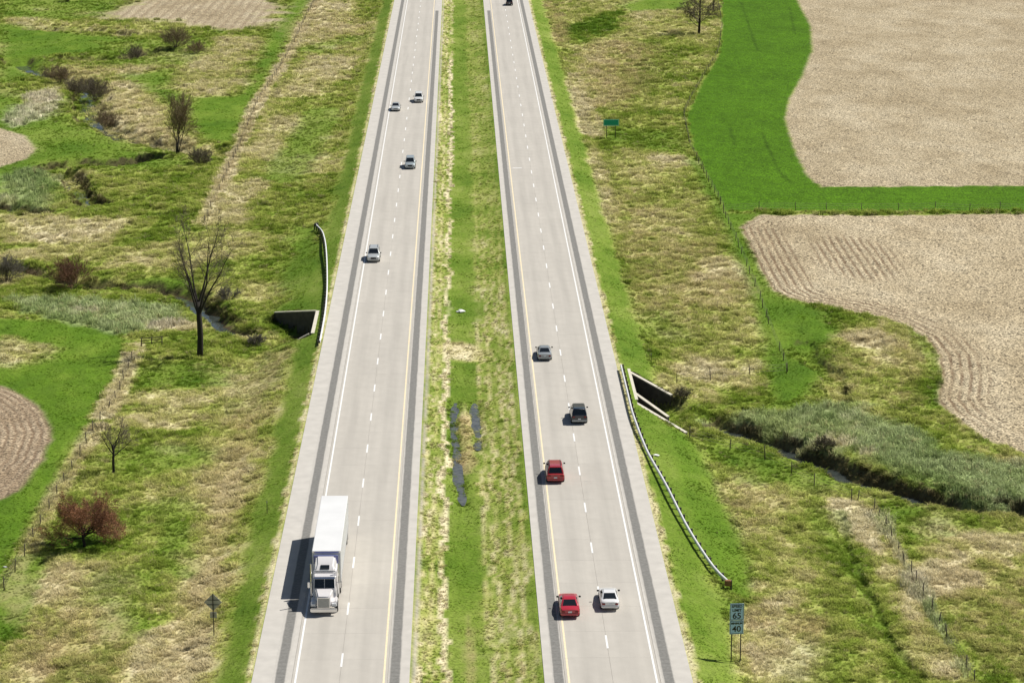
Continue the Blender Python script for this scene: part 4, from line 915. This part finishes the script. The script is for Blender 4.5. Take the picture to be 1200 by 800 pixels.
for z in (3.20, 3.64): MB().box(-0.52, 0.52, -0.035, -0.012, z-0.03, z+0.03).build('brace', M_spost, dp)
MB().rbox(-0.3, 0.3, -0.012, 0.012, 1.95, 2.5, 0.005, 1).build('advisory_plate', M_sign_b, bs_)
for (px, py, lb) in ((313,597,'thin dark marker post in the grass left of the truck'), (763,428,'thin dark marker post above the right culvert')):
    m_ = thing('marker_post', ground_at(px, py), 0, lb, 'marker post', 'marker posts'); MB().tube([(0,0,-0.3),(0,0,1.3)], 0.035, 6).build('post', M_spost, m_); MB().box(-0.05,0.05,-0.05,-0.035,1.08,1.28).build('reflector', M_sign_b, m_)
M_litter = mat('litter_plastic', (0.78, 0.78, 0.76), 0.6)
def litter(px, py, label, s):
    rs = random.Random(px); g = ground_at(px, py); bm = bmesh.new(); bmesh.ops.create_icosphere(bm, subdivisions=2, radius=s)
    for v in bm.verts: v.co = Vector((v.co.x*rs.uniform(0.8,1.5), v.co.y*rs.uniform(0.7,1.2), v.co.z*rs.uniform(0.25,0.6)))
    o = MB().add(bm).build('litter_bag', M_litter); o.location = (g[0], g[1], g[2]+s*0.3); tag(o, label, 'litter', 'white litter in the grass')
litter(540,366,'white plastic litter on the green median', 0.5); litter(6,664,'white litter at the left edge of the pasture', 0.2); litter(769,536,'pale litter beside the long guardrail', 0.3)
# ------------------------------------------------------------------ vehicles
M_tyre = mat('tyre_rubber', (0.018, 0.018, 0.018), 0.85); M_rim = mat('alloy_rim', (0.50, 0.50, 0.52), 0.35, metal=0.8)
M_glass = mat('tinted_glass', (0.012, 0.016, 0.020), 0.05, spec=0.7); M_plastic = mat('dark_trim', (0.022, 0.022, 0.024), 0.6)
M_lampw = mat('headlight_lens', (0.70, 0.72, 0.74), 0.15); M_lampr = mat('tail_light_lens', (0.30, 0.012, 0.012), 0.2); M_plate = mat('licence_plate', (0.72, 0.74, 0.76), 0.5)
M_chrome = mat('chrome', (0.72, 0.72, 0.72), 0.18, metal=1.0)
PAINT = {n: mat('paint_'+n, c, 0.30, metal=mt, coat=0.8, noise=0.02) for n, c, mt in (('red', (0.42, 0.022, 0.030), 0.0), ('crimson', (0.46, 0.020, 0.040), 0.0), ('white', (0.78, 0.78, 0.78), 0.0), ('silver', (0.55, 0.58, 0.58), 0.25), ('grey', (0.34, 0.37, 0.38), 0.25), ('black', (0.008, 0.013, 0.024), 0.0), ('steel', (0.42, 0.48, 0.50), 0.25), ('offwhite', (0.74, 0.75, 0.74), 0.05))}
WH = MB()
def wheel_mesh(r, w):
    t = MB(); t.tube([(-w/2,0,0),(-w/2+0.03,0,0),(w/2-0.03,0,0),(w/2,0,0)], [r-0.03, r, r, r-0.03], 20); rm = MB(); rm.tube([(-w/2-0.006,0,0),(w/2+0.006,0,0)], r*0.62, 14)
    return t.mesh('tyre', M_tyre, True, 40), rm.mesh('rim', M_rim)
WM = {}
def wheel(o, x, y, r, w):
    if (r, w) not in WM: WM[(r, w)] = wheel_mesh(r, w)
    e = link('wheel', None, o, (x, y, r)); e.empty_display_size = 0.1
    t, rm = WM[(r, w)]; link('tyre', t, e); link('rim', rm, e)
SPEC = {
 'sedan': dict(L=4.75, W=1.80, H=1.43, belt=0.93, st=[(-2.37,0.74,0.42,0.86),(-2.22,0.86,0.26,0.96),(-1.2,0.90,0.22,0.97),(0.9,0.90,0.22,0.95),(1.7,0.88,0.22,0.86),(2.2,0.83,0.26,0.74),(2.37,0.70,0.38,0.62)], cb=(-1.72,1.02), ct=(-0.92,0.18), hw=(0.82,0.58), wr=0.32, ax=(-1.38,1.42)),
 'coupe': dict(L=4.35, W=1.70, H=1.36, belt=0.90, st=[(-2.17,0.70,0.40,0.86),(-2.05,0.82,0.26,0.95),(-1.2,0.85,0.22,0.96),(0.8,0.85,0.22,0.92),(1.6,0.83,0.22,0.82),(2.05,0.78,0.26,0.70),(2.17,0.66,0.38,0.60)], cb=(-1.70,0.95), ct=(-0.80,0.10), hw=(0.78,0.56), wr=0.30, ax=(-1.25,1.30)),
 'suv': dict(L=4.75, W=1.86, H=1.78, belt=1.08, st=[(-2.37,0.82,0.50,1.06),(-2.28,0.90,0.36,1.10),(-1.2,0.93,0.32,1.10),(0.9,0.93,0.32,1.08),(1.7,0.91,0.32,1.02),(2.2,0.87,0.34,0.94),(2.37,0.78,0.46,0.82)], cb=(-2.27,1.10), ct=(-2.02,0.32), hw=(0.87,0.66), wr=0.36, ax=(-1.40,1.42)),
 'van': dict(L=4.85, W=1.92, H=1.76, belt=1.04, st=[(-2.42,0.84,0.44,1.02),(-2.33,0.93,0.30,1.06),(-1.2,0.96,0.26,1.06),(1.1,0.96,0.26,1.04),(1.8,0.93,0.26,0.92),(2.28,0.86,0.30,0.76),(2.42,0.72,0.42,0.64)], cb=(-2.32,1.55), ct=(-2.02,0.40), hw=(0.90,0.68), wr=0.33, ax=(-1.45,1.50)),
}
def car(kind, px, py, heading, paint, label, lane=None, cat='car', trim=None, plate=True, roofrack=False):
    S = SPEC[kind]; L = S['L']
    x, y = at(px, py, 0.25)
    y = y+L/2 
    o = thing('car' if kind != 'van' else 'minivan', (lane if lane is not None else x, y, 0.002), 0 if heading > 0 else math.pi, label, cat, 'vehicles on the motorway')
    m = PAINT[paint]
    secs = []
    for (yy, hw, zb, zt) in S['st']:
        h = zt-zb
        half = [(0.80*hw, zb), (0.97*hw, zb+0.12*h), (hw, zb+0.45*h), (0.985*hw, zb+0.80*h), (0.90*hw, zb+0.97*h), (0.45*hw, zt+0.02)]
        secs.append([(a, yy, b) for a, b in half]+[(-a, yy, b) for a, b in half[::-1]])
    MB().loft(secs).build('body', m, o, True, 38)
    (b0, b1), (t0, t1), (hb, ht), zb, zt = S['cb'], S['ct'], S['hw'], S['belt']-0.02, S['H']
    cor = [(-hb,b0,zb),(hb,b0,zb),(hb,b1,zb),(-hb,b1,zb),(-ht,t0,zt),(ht,t0,zt),(ht,t1,zt),(-ht,t1,zt)]
    cb = MB(); cb.rhexa(cor, 0.07, 3); cab = cb.build('cabin', m, o, True, 50)
    V = [Vector(c) for c in cor]
    def pane(name, a, b, c, d, u0, u1, v0, v1, par):
        n = (b-a).cross(d-a).normalized()*0.012
        f = lambda u, v: tuple((a.lerp(b, u)).lerp(d.lerp(c, u), v)+n)
        g = MB(); g.quad(f(u0,v0), f(u1,v0), f(u1,v1), f(u0,v1)); return g.build(name, M_glass, par)
    pane('rear_window', V[0], V[1], V[5], V[4], 0.09, 0.91, 0.14, 0.88, cab)
    pane('windscreen', V[2], V[3], V[7], V[6], 0.07, 0.93, 0.10, 0.90, cab)
    for u0, u1 in (((0.13,0.50),(0.54,0.86)) if kind in ('sedan','coupe') else ((0.06,0.30),(0.33,0.58),(0.61,0.86))):
        pane('side_window', V[1], V[2], V[6], V[5], u0, u1, 0.16, 0.86, cab); pane('side_window', V[3], V[0], V[4], V[7], 1-u1, 1-u0, 0.16, 0.86, cab)
    yr = S['st'][0][0]; yf = S['st'][-1][0]; W2 = S['W']/2
    MB().rbox(-W2*0.93, W2*0.93, yr-0.06, yr+0.18, 0.36, 0.58, 0.05).build('rear_bumper', m if trim is None else trim, o, True, 50)
    MB().rbox(-W2*0.90, W2*0.90, yf-0.22, yf+0.05, 0.34, 0.54, 0.05).build('front_bumper', m if trim is None else trim, o, True, 50)
    MB().rbox(-W2*0.42, W2*0.42, yf-0.10, yf+0.022, 0.56, 0.66 if kind in ('sedan','coupe') else 0.80, 0.02).build('grille', M_plastic, o)
    zr = S['st'][0][3]
    for sx in (-1, 1):
        MB().rbox(*(sorted((sx*W2*0.52, sx*W2*0.86))), yr-0.03, yr+0.2, zr-0.24, zr-0.06, 0.03).build('tail_light', M_lampr, o)
        MB().rbox(*(sorted((sx*W2*0.46, sx*W2*0.84))), yf-0.2, yf+0.015, S['st'][-1][3]-0.10, S['st'][-1][3]+0.05, 0.03).build('headlight', M_lampw, o)
        MB().rbox(*(sorted((sx*(W2+0.0), sx*(W2+0.21)))), b1-0.42, b1-0.28, S['belt'], S['belt']+0.15, 0.03).build('wing_mirror', M_plastic, o)
        for ya in S['ax']:
            wheel(o, sx*(W2-0.09), ya, S['wr'], 0.21)
            MB().tube([(sx*(W2-0.24), ya, S['wr']+0.03), (sx*(W2-0.012), ya, S['wr']+0.03)], S['wr']+0.07, 18).build('wheel_arch', M_plastic, o)
    if plate: MB().rbox(-0.17, 0.17, yr-0.075, yr-0.062, 0.62, 0.76, 0.004, 1).build('licence_plate', M_plate, o)
    if roofrack:
        for sx in (-1, 1): MB().tube([(sx*ht*0.86, t0+0.15, zt+0.05), (sx*ht*0.86, t1-0.15, zt+0.05)], 0.025, 6).build('roof_rail', M_plastic, cab)
    return o
car('sedan', 668,722, 1, 'crimson', 'red sedan beside the white coupe on the right carriageway')
car('coupe', 715,713, 1, 'white', 'white coupe beside the red sedan on the right carriageway')
car('van', 651,564, 1, 'red', 'red minivan in the left lane behind the black sport utility vehicle', cat='minivan', roofrack=True)
car('suv', 679,495, 1, 'black', 'black sport utility vehicle in the right lane level with the culvert', cat='suv', trim=PAINT['grey'])
car('sedan', 638.5,421, 1, 'grey', 'grey sedan ahead of the black sport utility vehicle')
car('suv', 597,6, 1, 'black', 'dark vehicle at the far top of the right carriageway', cat='suv')
car('suv', 437.5,306, -1, 'silver', 'silver wagon alone in the outer lane of the left carriageway', cat='wagon', roofrack=True)
car('suv', 480.5,197, -1, 'steel', 'steel blue sport utility vehicle in the inner lane of the left carriageway', cat='suv')
car('sedan', 463.5,129.5, -1, 'silver', 'pale silver car in the outer lane below the white vehicle')
car('suv', 490.5,119.5, -1, 'offwhite', 'white sport utility vehicle farthest away on the left carriageway', cat='suv')
# ------------------------------------------------------------------ semi truck
M_tw = mat('trailer_white', (0.72, 0.725, 0.72), 0.5, noise=0.05, nscale=0.5); M_cab = mat('cab_white', (0.72, 0.70, 0.70), 0.28, coat=0.8, noise=0.03); M_blue = mat('fairing_blue', (0.16, 0.18, 0.42), 0.35, coat=0.5)
fx, fy = at(372.5, 717, 0.35)
tk = thing('semi_truck', (-12.35, fy, 0.002), math.pi, 'white semi truck with long box trailer on the left carriageway', 'truck')
HW = 1.30; TF = -5.7; TR = TF-16.1
tb = MB(); tb.rbox(-HW, HW, TR, TF, 1.15, 4.10, 0.035, 2); tl = tb.build('trailer_box', M_tw, tk, True, 40)
for k in range(26):                                             # roof bows under the skin and side posts
    yy = TR+0.3+k*0.62; MB().box(-HW-0.012, -HW+0.01, yy, yy+0.06, 1.25, 4.0).build('side_rib', M_tw, tl); MB().box(HW-0.01, HW+0.012, yy, yy+0.06, 1.25, 4.0).build('side_rib', M_tw, tl)
MB().box(-HW+0.02, HW-0.02, TF+0.003, TF+0.03, 3.92, 4.08).build('top_rail', M_chrome, tl)
for s in (-1, 1): MB().box(*sorted((s*(HW-0.12), s*(HW+0.016))), TR+0.1, TF-0.1, 1.02, 1.147).build('side_rail', M_chrome, tl)
MB().box(-0.55, 0.55, TR+0.3, TF+1.5, 0.75, 1.0).build('chassis', M_plastic, tk)
for s in (-1, 1):
    MB().box(*sorted((s*0.75, s*0.95)), TF-3.6, TF-3.4, 0.12, 1.02).build('landing_leg', M_plastic, tk)
MB().box(-HW+0.05, HW-0.05, TR+0.02, TR+0.16, 0.50, 0.62).build('rear_guard', M_plastic, tk)
for ya in (TR+1.3, TR+2.6, TF-0.2, TF-1.5):
    for s in (-1, 1): wheel(tk, s*1.02, ya, 0.52, 0.52)
for s in (-1, 1): wheel(tk, s*1.08, -1.25, 0.52, 0.32)
# tractor: sleeper, cab, hood
sl_ = MB(); sl_.rhexa([(-1.16,-5.0,0.95),(1.16,-5.0,0.95),(1.16,-2.75,0.95),(-1.16,-2.75,0.95),(-1.10,-4.95,3.35),(1.10,-4.95,3.35),(1.06,-3.0,3.15),(-1.06,-3.0,3.15)], 0.12, 3); sc2 = sl_.build('sleeper_cab', M_cab, tk, True, 50)
rf = MB(); rf.rhexa([(-1.02,-4.92,3.30),(1.02,-4.92,3.30),(0.98,-2.95,3.08),(-0.98,-2.95,3.08),(-0.86,-4.88,3.98),(0.86,-4.88,3.98),(0.78,-3.55,3.62),(-0.78,-3.55,3.62)], 0.14, 3); rfo = rf.build('roof_fairing', M_cab, tk, True, 50)
n_ = 3.62; MB().hexa([(-0.40,-3.46,3.46),(0.40,-3.46,3.46),(0.40,-3.14,3.30),(-0.40,-3.14,3.30),(-0.40,-3.46,3.585),(0.40,-3.46,3.585),(0.40,-3.14,3.27+0.085),(-0.40,-3.14,3.27+0.085)]).build('skylight', M_glass, rfo)
MB().rbox(-1.12, 1.12, -5.16, -4.98, 3.1, 3.92, 0.04).build('fairing_edge', M_blue, tk)
cb_ = MB(); cb_.rhexa([(-1.08,-2.80,0.9),(1.08,-2.80,0.9),(1.04,-1.55,0.9),(-1.04,-1.55,0.9),(-1.02,-2.95,2.98),(1.02,-2.95,2.98),(0.96,-2.25,2.86),(-0.96,-2.25,2.86)], 0.08, 3); cab2 = cb_.build('cab', M_cab, tk, True, 50)
def facepane(a, b, c, d, u0, u1, v0, v1, name, par, off=0.02):
    a, b, c, d = map(Vector, (a, b, c, d)); n = (b-a).cross(d-a).normalized()*off; f = lambda u, v: tuple((a.lerp(b, u)).lerp(d.lerp(c, u), v)+n)
    g = MB(); g.quad(f(u0,v0), f(u1,v0), f(u1,v1), f(u0,v1)); return g.build(name, M_glass, par)
facepane((1.04,-1.55,0.9),(-1.04,-1.55,0.9),(-0.96,-2.25,2.86),(0.96,-2.25,2.86), 0.05, 0.485, 0.52, 0.92, 'windscreen', cab2); facepane((1.04,-1.55,0.9),(-1.04,-1.55,0.9),(-0.96,-2.25,2.86),(0.96,-2.25,2.86), 0.515, 0.95, 0.52, 0.92, 'windscreen', cab2)
facepane((1.08,-2.80,0.9),(1.04,-1.55,0.9),(0.96,-2.25,2.86),(1.02,-2.95,2.98), 0.15, 0.82, 0.52, 0.86, 'side_window', cab2); facepane((-1.04,-1.55,0.9),(-1.08,-2.80,0.9),(-1.02,-2.95,2.98),(-0.96,-2.25,2.86), 0.18, 0.85, 0.52, 0.86, 'side_window', cab2)
MB().rhexa([(-0.98,-2.28,2.80),(0.98,-2.28,2.80),(0.94,-1.98,2.76),(-0.94,-1.98,2.76),(-0.98,-2.28,2.86),(0.98,-2.28,2.86),(0.94,-1.98,2.80),(-0.94,-1.98,2.80)], 0.015, 1).build('sun_visor', M_chrome, tk)
hd = MB(); hd.rhexa([(-0.88,-1.72,0.8),(0.88,-1.72,0.8),(0.62,-0.12,0.8),(-0.62,-0.12,0.8),(-0.80,-1.72,1.98),(0.80,-1.72,1.98),(0.54,-0.14,1.74),(-0.54,-0.14,1.74)], 0.10, 3); hd.build('hood', M_cab, tk, True, 50)
for s in (-1, 1):
    x0, x1 = sorted((s*0.62, s*1.20)); fd2 = MB(); fd2.rhexa([(x0,-1.95,0.75),(x1,-1.95,0.75),(x1,-0.30,0.70),(x0,-0.30,0.70),(x0,-1.85,1.18),(x1,-1.85,1.14),(x1,-0.45,1.10),(x0,-0.45,1.22)], 0.08, 3); fd2.build('fender', M_cab, tk, True, 50)
    MB().rbox(*sorted((s*0.74, s*1.12)), -0.42, -0.22, 0.86, 1.06, 0.03).build('headlight', M_lampw, tk)
    MB().tube([(s*1.24,-2.85,0.9),(s*1.24,-2.85,3.9)], 0.075, 10).build('exhaust_stack', M_chrome, tk)
    MB().rbox(*sorted((s*1.32, s*1.52)), -2.02, -1.90, 1.95, 2.50, 0.03).build('wing_mirror', M_chrome, tk); MB().tube([(s*1.02,-2.0,2.45),(s*1.40,-1.95,2.45)], 0.025, 6).build('mirror_arm', M_chrome, tk)
    MB().rbox(*sorted((s*0.80, s*1.22)), -4.7, -2.9, 0.40, 0.92, 0.10).build('fuel_tank', M_chrome, tk, True, 50)
MB().rbox(-0.52, 0.52, -0.16, -0.04, 0.78, 1.66, 0.03).build('grille', M_sign_b, tk)
gf = frame(1.12, 0.98, 0.06, -0.02, 1.22); gf.v = [(a, b+0.01 if b < -0.02 else b, c) for a, b, c in gf.v]; gf.build('grille_surround', M_chrome, tk)
MB().rbox(-1.20, 1.20, -0.22, 0.0, 0.32, 0.70, 0.06).build('front_bumper', M_chrome, tk, True, 50)
